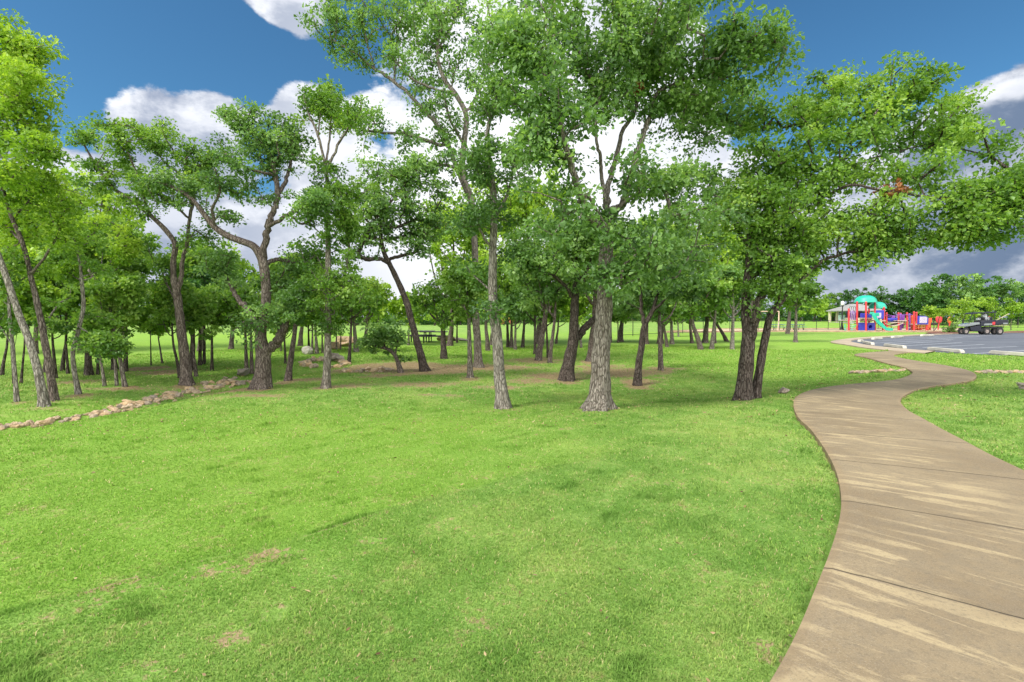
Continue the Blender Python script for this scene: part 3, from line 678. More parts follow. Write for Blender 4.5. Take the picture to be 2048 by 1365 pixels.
build_tree('slim pale gray oak with a leafy collar of shoots at mid trunk', 
  [(1008, 817, 25), (1003, 780, 24), (998, 740, 22), (995, 690, 21), (991, 650, 20), (986, 600, 18), (985, 550, 17), (986, 500, 15), (988, 440, 14), (986, 380, 12), (980, 330, 10), (974, 280, 8), (982, 230, 7), (1000, 180, 5)],
  [[(988, 440, 7), (1010, 400, 6, .2), (1025, 350, 5, .4), (1030, 290, 4, .5)], [(986, 380, 6), (960, 350, 5, -.3), (945, 310, 4, -.5)], [(986, 500, 6), (965, 470, 5, -.3), (950, 430, 4, -.4)]],
  [(975, 613, 34, 17, -.25), (1010, 628, 30, 16, -.1), (990, 600, 30, 14, .2), (975, 310, 50, 55), (1010, 240, 45, 55), (1000, 380, 50, 40), (960, 450, 45, 45, -.2), (1010, 180, 40, 40), (1010, 480, 40, 50, .4), (960, 540, 35, 40, .3)],
  'pale', 'oak', cov=1.4, ls=.078, group=G1, cs=.34)
build_tree('tall dark-stemmed oak with bare high limbs, behind the slim pale oak', 
  [(958, 735, 17), (955, 690, 15), (952, 640, 14), (950, 580, 13), (950, 520, 13), (948, 460, 12), (942, 400, 13), (925, 345, 12), (929, 280, 11), (932, 230, 10), (912, 190, 9), (890, 162, 8), (877, 125, 7), (875, 90, 6), (881, 58, 5), (878, 20, 4)],
  [[(942, 400, 11), (916, 340, 10, .3), (898, 293, 9, .5), (870, 245, 9, .6), (846, 217, 8, .7), (793, 167, 7, .9), (749, 138, 6, 1), (720, 114, 5, 1), (664, 79, 3, 1)],
   [(898, 293, 7, .4), (870, 288, 7, 0), (816, 270, 6, -.4), (764, 265, 5, -.6), (705, 255, 4, -.8), (672, 231, 3, -.8)],
   [(912, 190, 6), (870, 178, 5, -.5), (820, 155, 4, -.8), (780, 110, 3, -1)], [(932, 230, 6), (960, 180, 5, .5), (980, 120, 4, .8), (990, 60, 3, 1)],
   [(876, 100, 4), (905, 50, 4, .4), (920, 0, 3, .6)], [(793, 167, 5, .9), (790, 110, 4, 1.2), (800, 50, 3, 1.4)], [(749, 138, 4, 1), (735, 90, 3, .6), (725, 40, 3, .4)], [(929, 290, 6), (900, 240, 5, -.6), (890, 200, 4, -.9)],
   [(925, 345, 7), (890, 330, 6, -.7), (860, 335, 5, -1), (820, 345, 4, -1.2)]],
  [(662, 60, 48, 50, 1), (730, 30, 60, 50, 1), (800, 40, 70, 60, .8), (880, 40, 60, 60, 0), (700, 110, 45, 35, 1), (770, 110, 45, 40, .9), (850, 130, 55, 50, .4), (930, 120, 50, 60), (980, 60, 55, 60, .8), (640, 215, 40, 25, -.8), (690, 225, 45, 24, -.8), (745, 245, 45, 22, -.7), (650, 180, 30, 20, -.8),
   (850, 215, 45, 35, .5), (960, 200, 40, 40, .5), (900, 255, 40, 35), (640, 20, 40, 40, 1), (820, 285, 55, 22, -.4), (860, 340, 60, 35, -.9), (940, 340, 45, 45)],
  'grey', 'oak', cov=1.1, ls=.115, group=G1, cs=.46)
build_tree('dark leaning oak with a horizontal lower limb, standing on the bare soil', 
  [(850, 743, 16), (843, 715, 15), (833, 680, 14), (822, 640, 13), (815, 610, 13), (803, 580, 12), (792, 555, 11), (780, 530, 10), (766, 500, 9), (760, 460, 7)],
  [[(780, 530, 7), (760, 518, 8, -.2), (735, 519, 9, -.4), (718, 508, 8, -.5), (730, 480, 8, -.6), (745, 450, 7, -.5), (765, 420, 6, -.4)], [(775, 520, 7), (800, 512, 7), (828, 506, 6), (838, 498, 5)], [(745, 450, 6, -.5), (790, 455, 6), (830, 440, 6, .3), (860, 445, 5, .5)],
   [(735, 475, 6, -.5), (780, 480, 5, .2), (830, 465, 5, .5)], [(765, 420, 5, -.4), (800, 385, 4), (820, 350, 3)], [(745, 450, 5, -.5), (710, 420, 4), (690, 390, 3)]],
  [(720, 440, 50, 40, -.4), (780, 400, 70, 45), (850, 400, 60, 45, .3), (850, 455, 60, 30, .5), (700, 500, 30, 18, -.5), (760, 340, 50, 30), (820, 340, 50, 30), (790, 450, 50, 30, .3), (730, 390, 40, 30), (848, 500, 24, 14), (715, 480, 30, 20)],
  'dark', 'oak', cov=1.35, ls=.115, group=G1)
build_tree('big forked oak with a thick ridged trunk and gnarled limbs beside the ditch', 
  [(523, 778, 36), (525, 745, 33), (526, 710, 30), (522, 672, 24), (527, 640, 20), (532, 600, 20), (532, 565, 20), (527, 530, 20), (520, 510, 18), (505, 492, 16), (480, 482, 15), (455, 472, 14), (430, 455, 13), (405, 425, 11), (385, 400, 9), (355, 380, 8), (320, 365, 6)],
  [[(526, 715, 24), (545, 692, 21), (562, 670, 19), (574, 645, 15), (580, 620, 10), (590, 590, 6)],
   [(524, 520, 15), (532, 480, 14), (538, 450, 13), (548, 420, 12), (555, 390, 11), (550, 350, 10), (540, 310, 8), (515, 280, 6), (490, 250, 4)],
   [(538, 455, 9), (560, 440, 8, -.2), (590, 422, 7, -.4), (612, 412, 5, -.6), (645, 400, 4, -.8)], [(590, 422, 5), (600, 445, 5), (622, 442, 5), (640, 415, 4)],
   [(555, 390, 9), (572, 360, 8, .2), (582, 320, 6, .4), (590, 270, 5, .5)], [(522, 660, 12), (500, 625, 12, .4), (475, 595, 11, .6), (455, 562, 9, .8), (440, 530, 7, 1)],
   [(430, 455, 7), (425, 420, 6, -.3), (440, 380, 5, -.5), (430, 340, 4, -.6)], [(550, 350, 7), (520, 345, 6, -.4), (490, 335, 5, -.6), (460, 320, 4, -.7)], [(527, 532, 10), (550, 520, 9, .3), (590, 524, 7, .6), (630, 527, 5, .9)]],
  [(480, 240, 38, 32), (530, 240, 34, 28), (565, 280, 45, 35), (460, 300, 40, 35), (520, 310, 45, 35), (600, 330, 42, 35), (440, 365, 45, 30), (500, 390, 40, 30), (580, 390, 40, 28), (625, 370, 30, 25), (455, 430, 45, 25, .5), (540, 640, 50, 26, -.5), (490, 645, 35, 26, -.3), (585, 600, 35, 30, -.2), (440, 520, 40, 30, .8), (560, 560, 30, 35, .3), (520, 680, 26, 15, -.5)],
  'brown', 'oak', cov=1.25, ls=.078, group=G1, cs=.34)
build_tree('gray forked oak across the ditch with one long limb sweeping outward', 
  [(374, 770, 24), (370, 725, 22), (364, 670, 20), (358, 620, 18), (353, 585, 17), (347, 550, 13), (347, 520, 12), (350, 490, 12), (335, 465, 11), (300, 430, 10), (262, 400, 9), (225, 375, 8), (192, 330, 6), (168, 290, 4)],
  [[(354, 587, 11), (362, 560, 10), (364, 530, 9), (372, 490, 8), (380, 440, 7), (388, 395, 7), (392, 355, 6), (396, 335, 5), (417, 324, 4)], [(388, 395, 6), (360, 350, 5, .3), (325, 320, 4, .5), (300, 270, 3, .6)], [(300, 430, 6), (280, 370, 5, -.3), (262, 320, 4, -.5), (240, 280, 3, -.6)],
   [(380, 440, 5), (340, 405, 5, -.3), (290, 375, 4, -.5)], [(358, 620, 6), (345, 590, 5, .4), (330, 560, 5, .5), (322, 530, 4, .6)]],
  [(165, 280, 30, 28), (215, 262, 42, 30), (270, 270, 40, 30), (320, 265, 40, 35), (345, 300, 45, 35), (250, 330, 55, 30), (320, 360, 50, 28), (200, 360, 45, 35), (330, 470, 40, 25), (390, 300, 30, 30), (270, 410, 50, 25), (380, 400, 40, 25), (410, 470, 40, 30)],
  'brown', 'mid', cov=1.15, ls=.078, group=G1, cs=.33)
build_tree('slim gray tree wrapped in dense leaves, its bare top rising above the others', 
  [(652, 777, 16), (654, 730, 15), (656, 680, 14), (656, 630, 13), (657, 570, 12), (656, 500, 11), (655, 430, 9), (655, 380, 8), (652, 330, 7)],
  [[(652, 332, 6), (635, 270, 5), (618, 230, 4), (608, 192, 3)], [(652, 332, 5), (660, 270, 4, .3), (663, 200, 3, .4)], [(655, 340, 6), (682, 280, 5, -.2), (706, 245, 4, -.3), (722, 218, 3, -.4)], [(656, 630, 8), (674, 590, 7, .3), (690, 550, 6, .4), (698, 500, 6, .4), (690, 440, 5, .3), (685, 400, 4)], [(635, 272, 3), (640, 235, 3), (645, 200, 2)]],
  [(655, 630, 70, 38), (610, 590, 50, 40), (690, 580, 55, 45), (650, 540, 60, 40), (640, 480, 50, 38), (690, 500, 45, 35), (660, 420, 55, 35), (700, 375, 50, 28), (640, 370, 42, 28), (605, 640, 35, 25), (612, 210, 20, 18), (662, 200, 20, 18), (715, 222, 22, 16), (690, 250, 20, 14)],
  'grey', 'mid', cov=1.3, ls=.078, group=G1, cs=.3)
build_tree('dark twin-forked oak beside the path, widest crown over the playground view', 
  [(1486, 800, 33), (1489, 765, 31), (1493, 725, 30), (1495, 692, 28), (1494, 662, 22), (1492, 620, 19), (1493, 580, 17), (1496, 540, 15), (1498, 500, 13), (1500, 450, 11), (1495, 400, 8)],
  [[(1496, 690, 20), (1507, 655, 19, -.1), (1514, 620, 18, -.2), (1524, 585, 16, -.2), (1533, 545, 14), (1535, 510, 12), (1540, 470, 10), (1545, 420, 8), (1555, 340, 6)], [(1497, 570, 10), (1512, 550, 10), (1530, 525, 8), (1545, 490, 6)],
   [(1535, 512, 10), (1560, 480, 9, -.1), (1600, 440, 8, .1), (1640, 400, 7, .2), (1672, 350, 6, .3), (1700, 305, 6, .3), (1756, 256, 5, .5), (1794, 220, 4, .6), (1830, 175, 3, .7)],
   [(1640, 400, 6, .2), (1700, 372, 6, -.3), (1760, 380, 6, -.6), (1850, 393, 5, -.8), (1920, 395, 5, -1), (1977, 386, 4, -1), (2045, 380, 3, -1)], [(1850, 393, 4, -.8), (1925, 431, 4, -.9), (1960, 460, 3, -1)],
   [(1672, 350, 5, .3), (1735, 320, 5, .6), (1810, 300, 4, 1), (1890, 280, 3, 1.3)], [(1545, 420, 6), (1580, 350, 5, .3), (1620, 280, 4, .5), (1640, 220, 3, .6)], [(1498, 500, 8), (1470, 450, 6, .2), (1450, 400, 5, .4)]],
  [(1560, 230, 60, 45, .4), (1640, 195, 65, 50, .5), (1740, 180, 80, 50, .5), (1830, 160, 65, 38, .5), (1700, 260, 85, 50), (1810, 240, 85, 50, .7), (1900, 250, 60, 45, 1), (1960, 290, 50, 40, -.5), (2030, 330, 50, 45, -.8), (1550, 320, 80, 50), (1620, 310, 60, 50), (1490, 400, 60, 50), (1640, 380, 80, 45), (1870, 350, 90, 32, -.6),
   (1990, 400, 60, 40, -1), (1740, 340, 70, 40), (1570, 420, 80, 50, -.3), (1940, 440, 60, 28, -.9), (2040, 440, 35, 50, -1), (1920, 200, 40, 30, .9), (2010, 470, 40, 20, -1), (1780, 420, 60, 28, -.6)],
  'dark', 'mid', cov=1.7, ls=.078, group=G1, cs=.36, dead=[(1786, 378, 12, 20, -.6)])
build_tree('slimmer dark oak leaning toward the path, touching the twin-forked oak', 
  [(1510, 797, 18), (1517, 755, 17), (1524, 710, 17), (1532, 667, 16), (1541, 632, 15), (1560, 606, 13), (1578, 580, 12), (1586, 545, 10), (1600, 500, 9), (1618, 465, 6)],
  [[(1578, 582, 9), (1610, 552, 8, -.1), (1647, 521, 7, -.2), (1690, 508, 6, -.3), (1731, 498, 5, -.4), (1766, 491, 4, -.5), (1820, 480, 3, -.6)], [(1560, 606, 7), (1560, 570, 6, -.4), (1570, 530, 5, -.6)], [(1600, 500, 6), (1640, 460, 5, .3), (1700, 440, 4, .5)]],
  [(1590, 480, 70, 40, -.3), (1680, 470, 70, 35, -.3), (1760, 470, 60, 28, -.4), (1550, 560, 50, 38, -.4), (1610, 555, 45, 32), (1670, 525, 50, 22), (1830, 480, 50, 24, -.5), (1880, 485, 35, 16, -.6), (1510, 500, 45, 35, -.2), (1520, 590, 30, 25, -.4), (1800, 440, 60, 25, -.5)],
  'dark', 'mid', cov=1.8, ls=.074, group=G1, cs=.34)
build_tree('dark oak with a low curved limb passing behind the big gray trunk', 
  [(1133, 761, 26), (1138, 725, 24), (1145, 690, 22), (1148, 650, 18), (1150, 600, 16), (1152, 560, 13), (1150, 520, 11), (1145, 480, 8)],
  [[(1146, 684, 17), (1165, 663, 15, .2), (1185, 641, 13, .3), (1204, 624, 11, .5), (1228, 625, 9, .6), (1256, 617, 8, .8), (1282, 607, 7, 1), (1305, 585, 5, 1)], [(1152, 560, 9), (1172, 545, 8), (1182, 520, 8), (1178, 490, 6), (1192, 460, 4)], [(1150, 600, 8), (1120, 560, 7, -.3), (1085, 545, 6, -.5), (1060, 525, 5, -.6), (1048, 500, 3, -.6)], [(1085, 545, 4), (1070, 555, 4), (1045, 510, 3)]],
  [(1110, 520, 60, 42, -.3), (1055, 530, 40, 35, -.5), (1165, 570, 40, 35), (1180, 500, 40, 35), (1090, 460, 55, 35), (1150, 450, 50, 30), (1110, 580, 45, 25, -.2), (1265, 590, 40, 15, .8), (1060, 600, 30, 30, .2)],
  'dark', 'oak', cov=1.3, ls=.115, group=G1, cs=.38)
build_tree('crooked dark oak rooted in brown soil just past the big gray trunk', 
  [(1274, 771, 15), (1277, 735, 14), (1282, 700, 13), (1285, 672, 12), (1290, 650, 11), (1304, 625, 8), (1312, 600, 7), (1322, 570, 6), (1335, 540, 4)],
  [[(1290, 652, 8), (1283, 620, 7), (1281, 585, 6), (1275, 550, 5), (1262, 520, 3)], [(1304, 625, 6), (1325, 605, 5, -.3), (1345, 585, 4, -.5), (1370, 570, 3, -.6)]],
  [(1280, 555, 50, 35), (1335, 560, 50, 35), (1370, 590, 35, 22, -.4), (1300, 500, 60, 35), (1245, 600, 28, 22, .3), (1360, 520, 45, 32)],
  'dark', 'oak', cov=1.3, ls=.115, group=G1, cs=.36)
build_tree('small bent oak with a round low crown, its trunk bowed toward the basin', 
  [(803, 746, 9), (797, 728, 8), (790, 712, 7.5), (781, 702, 7), (770, 697, 6), (757, 694, 6), (745, 689, 5)],
  [[(790, 712, 4), (793, 695, 3), (797, 680, 3)], [(770, 697, 4), (768, 680, 3), (762, 662, 3)], [(781, 702, 4), (783, 684, 3), (786, 664, 2)]],
  [(775, 664, 32, 16), (736, 682, 18, 10), (812, 690, 24, 9), (755, 650, 22, 11), (800, 664, 24, 14)], 'brown', 'oak', cov=1.15, ls=.12, group=G1, cs=.32, flare=.8)
build_tree('leaning pale trunk rising out of the frame, foot beside the ditch', 
  [(90, 813, 20), (76, 745, 19), (58, 680, 17), (36, 625, 16), (13, 555, 15), (-8, 500, 15), (-38, 430, 13), (-60, 350, 11), (-70, 260, 8), (-50, 180, 5)],
  [[(-60, 350, 7), (-20, 270, 6, -.3), (20, 210, 4, -.5), (60, 160, 3, -.6)], [(-70, 270, 6), (-20, 170, 4), (30, 100, 3)], [(-38, 430, 6), (0, 380, 5, -.4), (40, 340, 4, -.6), (80, 300, 3, -.7)]],
  [(-20, 110, 60, 50), (30, 140, 55, 60), (60, 190, 40, 40), (20, 260, 60, 50, -.4), (70, 300, 40, 24, -.6), (-40, 250, 60, 90), (40, 90, 40, 35), (10, 340, 50, 35, -.4), (80, 110, 22, 30), (90, 210, 30, 24), (10, 60, 50, 30), (50, 250, 50, 40)],
  'pale', 'lime', cov=1.6, ls=.078, group=G1, cs=.36)
build_tree('purple-gray leaning trunk close behind the leaning pale one', 
  [(108, 802, 18), (99, 735, 17), (89, 680, 16), (76, 615, 14), (61, 550, 12), (46, 490, 11), (26, 440, 10), (12, 400, 8), (0, 350, 6)],
  [[(61, 550, 7), (85, 520, 6, -.2), (110, 480, 5, -.3), (125, 440, 4)], [(46, 490, 6), (20, 460, 5, .3), (0, 440, 4, .5)], [(26, 440, 5), (60, 400, 4), (90, 360, 3)]],
  [(40, 400, 50, 35), (100, 400, 50, 35), (110, 470, 40, 30), (30, 480, 50, 32, .4), (70, 350, 50, 30), (80, 540, 35, 25, .3), (10, 570, 30, 25, .5)],
  'brown', 'lime', cov=1.1, ls=.078, group=G1, cs=.33)
build_tree('thin light trunk at the frame edge, first upright trunk before the leaning pair', 
  [(34, 804, 10), (30, 750, 9.5), (25, 690, 9), (20, 640, 8), (17, 590, 7), (10, 540, 5)], [[(25, 690, 4), (5, 660, 3), (-15, 640, 2)]],
  [(15, 560, 35, 30), (-5, 610, 35, 28), (30, 520, 30, 25), (40, 640, 25, 18)], 'pale', 'mid', cov=1.2, ls=.078, group=G1, cs=.3)
build_tree('thin wavy trunk with bare pale twigs, next past the leaning pair', 
  [(158, 789, 11), (149, 745, 10.5), (146, 705, 10), (156, 665, 9), (166, 620, 9), (166, 590, 9), (163, 560, 8), (160, 530, 6), (150, 490, 4)],
  [[(156, 665, 4), (135, 655, 3, -.2), (112, 655, 2, -.4), (92, 660, 1.5, -.6)], [(158, 655, 4), (175, 665, 3, -.3), (200, 685, 2, -.5), (222, 700, 1.5, -.6)], [(148, 700, 3), (165, 690, 2, -.3), (185, 698, 1.5, -.5)]],
  [(150, 500, 45, 28), (180, 540, 35, 28), (125, 590, 35, 26, .4), (215, 690, 34, 8, -.5), (195, 640, 36, 16, .3)], 'pale', 'mid', cov=1.05, ls=.078, group=G1, cs=.28)
build_tree('slender curving gray trunk, outermost of three joined near the brown soil', 
  [(251, 774, 9), (241, 725, 9), (229, 675, 9), (222, 630, 8), (205, 590, 8), (186, 555, 7), (166, 520, 6), (135, 470, 5), (108, 430, 4)], [[(205, 590, 5), (215, 560, 4), (240, 530, 3), (255, 500, 2)], [(186, 555, 4), (160, 560, 3), (130, 540, 2)]],
  [(120, 430, 45, 32), (180, 450, 45, 32), (230, 510, 45, 28), (260, 560, 35, 22), (150, 400, 40, 28), (210, 590, 28, 20), (240, 450, 40, 28)], 'grey', 'lime', cov=1.1, ls=.078, group=G1, cs=.3)
# ---------------------------------------------------------------- trees standing farther back
def mid(label, px, py, w, tx, ty, cy, rx, ry, bark='brown', leaf='mid', group='trees in the grove behind', ls=None, cov=1.35, Yd=None, bow=0, cat='tree', fork=True, name='oak_tree', cs=None, extra=(), n=5):
    r_ = random.Random(int(px*7+py*3)); Y = Yd or ground_at(px, py).y
    ls = ls or max(.10, .0068*Y)
    t = [(px, py, w), (px+(tx-px)*.33+bow, py+(ty-py)*.33, w*.92), (px+(tx-px)*.66+bow*.6, py+(ty-py)*.66, w*.8), (tx, ty, w*.68), (tx+(tx-px)*.2, (ty+cy)/2, w*.5), (tx+(tx-px)*.2+r_.uniform(-.15, .15)*rx, cy-ry*.3, w*.25)]
    b = []
    if fork:
        for sgn in (-1, 1, -.5, .6):
            y0 = ty+(cy-ty)*r_.uniform(0, .6)
            b.append([(tx, y0, w*.4), (tx+sgn*rx*.4, y0-ry*.35, w*.3, r_.uniform(-.4, .4)), (tx+sgn*rx*.75, cy-ry*r_.uniform(.1, .5), w*.18, r_.uniform(-.8, .8))])
    c = [(tx+r_.uniform(-.12, .12)*rx, cy, rx*.7, ry*.7)]
    for k in range(n):
        a = k*2*math.pi/n+r_.uniform(-.4, .4); c.append((tx+math.cos(a)*rx*.62, cy+math.sin(a)*ry*.62, rx*r_.uniform(.32, .5), ry*r_.uniform(.3, .48), r_.uniform(-.5, .5)))
    return build_tree(label, t, b, c+list(extra), bark, leaf, cov, ls, group, cs or max(.3, .018*Y), name, .4, Yd=Yd, cat=cat)
GL, GC, GR = 'grove trees on the wooded side of the ditch', 'grove trees beyond the bare soil', 'trees scattered on the lawn before the playground'
for a in [
 ('dark trunk leaning inward at the very edge of the frame', 3, 751, 8, 14, 690, 610, 60, 60, 'dark', 'mid', GL),
 ('dark thin trunk just past the frame edge trunk, mostly hidden by it', 27, 768, 4, 22, 700, 610, 40, 45, 'dark', 'mid', GL),
 ('dark thin trunk between the frame edge trunk and the leaning pale trunk', 42, 767, 6, 49, 690, 600, 50, 50, 'dark', 'lime', GL),
 ('dark trunk hidden in part by the purple-gray leaning trunk', 90, 746, 8, 92, 690, 570, 60, 60, 'dark', 'mid', GL),
 ('upright dark trunk standing just past the purple-gray leaning trunk', 112, 757, 8, 105, 680, 560, 60, 70, 'dark', 'mid', GL),
 ('short-footed dark trunk leaning away, before the thin wavy trunk', 124, 742, 9, 132, 680, 540, 60, 70, 'dark', 'lime', GL),
 ('straight dark pole trunk seen close before the thin wavy trunk', 136, 748, 6, 132, 680, 590, 45, 50, 'dark', 'mid', GL),
 ('stout dark straight trunk with spreading roots past the thin wavy trunk', 177, 751, 16, 176, 670, 520, 80, 90, 'dark', 'mid', GL),
 ('slim dark trunk beside the stout dark straight one', 195, 750, 6, 197, 680, 570, 45, 50, 'dark', 'mid', GL),
 ('short gray trunk, first of the three joined near the brown soil', 210, 773, 7, 199, 705, 650, 26, 28, 'grey', 'mid', GL),
 ('thin gray upright trunk, in the middle of the three near the brown soil', 234, 772, 7, 227, 690, 590, 40, 45, 'grey', 'mid', GL),
 ('thick dark trunk directly behind the three joined thin ones', 229, 740, 12, 224, 670, 500, 75, 80, 'dark', 'mid', GL),
 ('dark double-stemmed trunk past the three joined thin ones', 251, 744, 10, 252, 670, 560, 50, 60, 'dark', 'mid', GL),
 ('very thin sapling alone on bright grass before the gray forked oak', 302, 731, 3, 301, 672, 640, 28, 26, 'dark', 'mid', GL),
 ('crooked thin sapling on bright grass, nearer the gray forked oak', 325, 727, 4, 317, 678, 640, 25, 28, 'brown', 'lime', GL),
 ('slim dark trunk hugging the gray forked oak on its near-field flank', 361, 757, 7, 347, 690, 600, 40, 50, 'dark', 'mid', GL),
 ('thick black trunk right past the gray forked oak', 384, 741, 13, 386, 670, 590, 55, 55, 'dark', 'dark', GL),
 ('thin brown trunk curving in front of the thick black trunk', 393, 754, 7, 386, 700, 620, 35, 35, 'brown', 'mid', GL),
 ('black trunk, nearer of the pair beyond the thick black trunk', 400, 731, 8, 400, 670, 570, 50, 50, 'dark', 'mid', GL),
 ('black trunk, farther of the pair beyond the thick black trunk', 408, 729, 7, 409, 670, 540, 55, 60, 'dark', 'mid', GL),
 ('thin twin-stem tree halfway between gray forked oak and big forked oak', 424, 742, 7, 424, 680, 615, 45, 50, 'dark', 'mid', GL),
 ('straight slim trunk, first of two beside the gray boulder', 493, 741, 8, 491, 680, 600, 45, 50, 'brown', 'mid', GL),
 ('straight slim trunk with a loose vine, second beside the gray boulder', 504, 748, 8, 502, 680, 620, 40, 40, 'brown', 'mid', GL),
 ('plain brown trunk leaning past the big forked oak, bare to its first leaves', 575, 762, 13, 590, 660, 570, 50, 60, 'brown', 'mid', GL),
 ('thin dark trunk tucked behind the plain brown leaning one', 571, 728, 5, 569, 680, 620, 35, 40, 'dark', 'mid', GL),
 ('thin trunk on bright grass behind the plain brown leaning one', 562, 703, 3, 562, 668, 640, 26, 24, 'brown', 'lime', GL),
 ('far thin dark trunk, first in the row behind the stone basin', 618, 700, 5, 617, 665, 625, 40, 32, 'dark', 'mid', GC),
 ('far pale thin trunk, second in the row behind the stone basin', 624, 708, 5, 625, 665, 620, 28, 30, 'grey', 'mid', GC),
 ('far gray trunk, third in the row behind the stone basin', 634, 708, 7, 631, 665, 600, 45, 45, 'grey', 'mid', GC),
 ('far thin brown trunk, fourth in the row behind the stone basin', 645, 707, 4, 644, 665, 625, 30, 30, 'brown', 'mid', GC),
 ('thin pole tree beside the low gray boulder, first of two saplings', 673, 700, 3, 673, 665, 630, 24, 26, 'grey', 'mid', GC),
 ('thin pole tree by the large pale boulder, second of two saplings', 681, 700, 3, 682, 665, 625, 26, 28, 'brown', 'mid', GC),
 ('slender dark tree with sparse upper twigs past the angular boulder', 698, 726, 7, 702, 660, 590, 50, 50, 'dark', 'mid', GC),
 ('stout gray trunk standing on bright grass past the slender dark tree', 713, 704, 10, 709, 660, 610, 55, 35, 'grey', 'mid', GC),
 ('thin far trunk beside the leaning dark oak', 817, 691, 4, 818, 660, 620, 40, 35, 'grey', 'lime', GC),
 ('round-headed oak with a short thick trunk between leaning oak and tall oak', 888, 718, 13, 886, 660, 600, 62, 58, 'dark', 'mid', GC),
 ('small far trunk standing by the picnic table', 914, 686, 4, 914, 662, 620, 40, 34, 'dark', 'mid', GC),
 ('smooth gray trunk close in front of the tall dark-stemmed oak', 941, 756, 11, 938, 660, 580, 50, 65, 'grey', 'mid', GC),
 ('short brown trunk just before the slim pale oak', 976, 702, 9, 972, 655, 560, 55, 60, 'brown', 'lime', GC),
 ('dark far trunk, first of three past the slim pale oak', 1016, 695, 7, 1015, 655, 560, 50, 70, 'dark', 'mid', GC),
 ('brown far trunk, middle of three past the slim pale oak', 1023, 696, 7, 1023, 655, 590, 45, 50, 'brown', 'mid', GC),
 ('pale far trunk, last of three past the slim pale oak', 1030, 700, 6, 1031, 660, 615, 40, 34, 'grey', 'oak', GC),
 ('far trunk forking low into a dark slanting limb', 1045, 696, 7, 1048, 655, 590, 50, 50, 'dark', 'mid', GC),
 ('thin dark trunk behind the leaning brown oak', 1070, 709, 6, 1070, 650, 590, 40, 40, 'dark', 'mid', GC),
 ('brown oak leaning outward with dark base, before the dark curved-limb oak', 1076, 721, 13, 1091, 630, 560, 62, 60, 'brown', 'oak', GC),
 ('thin brown trunk leaning, nearest to the dark curved-limb oak', 1099, 726, 8, 1109, 640, 570, 45, 50, 'brown', 'mid', GC),
 ('thin dark trunk behind the nearest thin leaning one', 1096, 716, 5, 1093, 655, 600, 40, 40, 'dark', 'mid', GC),
 ('tiny far slanting trunk seen between thin leaner and curved-limb oak', 1112, 688, 5, 1116, 658, 610, 40, 36, 'brown', 'mid', GC),
 ('pale thin far trunk seen between curved-limb oak and big gray oak', 1163, 696, 5, 1158, 655, 610, 40, 40, 'grey', 'lime', GC),
 ('thick brown trunk half hidden behind the big gray oak', 1181, 723, 17, 1189, 640, 520, 80, 80, 'brown', 'mid', GC),
 ('thin far trunk close past the big gray oak', 1222, 685, 4, 1222, 650, 600, 45, 42, 'brown', 'mid', GR),
 ('thin far pole trunk by the start of the fence', 1236, 686, 3, 1236, 650, 615, 30, 30, 'brown', 'mid', GR),
 ('short brown trunk behind the crooked dark oak', 1293, 689, 8, 1294, 650, 600, 50, 45, 'brown', 'mid', GR),
 ('slim straight oak with surface roots on a soil patch', 1322, 741, 11, 1319, 650, 590, 58, 55, 'brown', 'oak', GR),
 ('small trunk bending inward past the slim straight oak', 1335, 695, 7, 1328, 655, 615, 38, 34, 'brown', 'mid', GR),
 ('thick short gray trunk past the small bending one', 1344, 689, 8, 1343, 650, 600, 50, 45, 'grey', 'mid', GR),
 ('faint slim trunk alone far out on the lawn', 1357, 674, 4, 1356, 650, 625, 30, 24, 'pale', 'mid', GR),
 ('short upright trunk beside the strongly leaning gray one', 1384, 687, 7, 1380, 650, 600, 45, 42, 'brown', 'mid', GR),
 ('strongly leaning gray-brown trunk on the open lawn', 1403, 700, 11, 1386, 650, 590, 58, 48, 'brown', 'mid', GR),
 ('gray trunk leaning slightly, between two slanted trunks', 1423, 699, 9, 1429, 645, 580, 55, 55, 'grey', 'mid', GR),
 ('thin trunk directly behind the slightly leaning gray one', 1431, 687, 4, 1431, 650, 610, 35, 35, 'brown', 'mid', GR),
 ('dark trunk slanting steeply inward on the open lawn', 1455, 684, 8, 1434, 648, 600, 50, 42, 'dark', 'mid', GR),
 ('very pale gray knobbly trunk before the twin-forked oak', 1464, 699, 9, 1466, 640, 570, 45, 55, 'pale', 'oak', GR),
 ('lone straight pole-like gray trunk in front of the picnic table', 1591, 685, 8, 1592, 625, 590, 55, 34, 'grey', 'mid', GR)]:
    mid(*a)
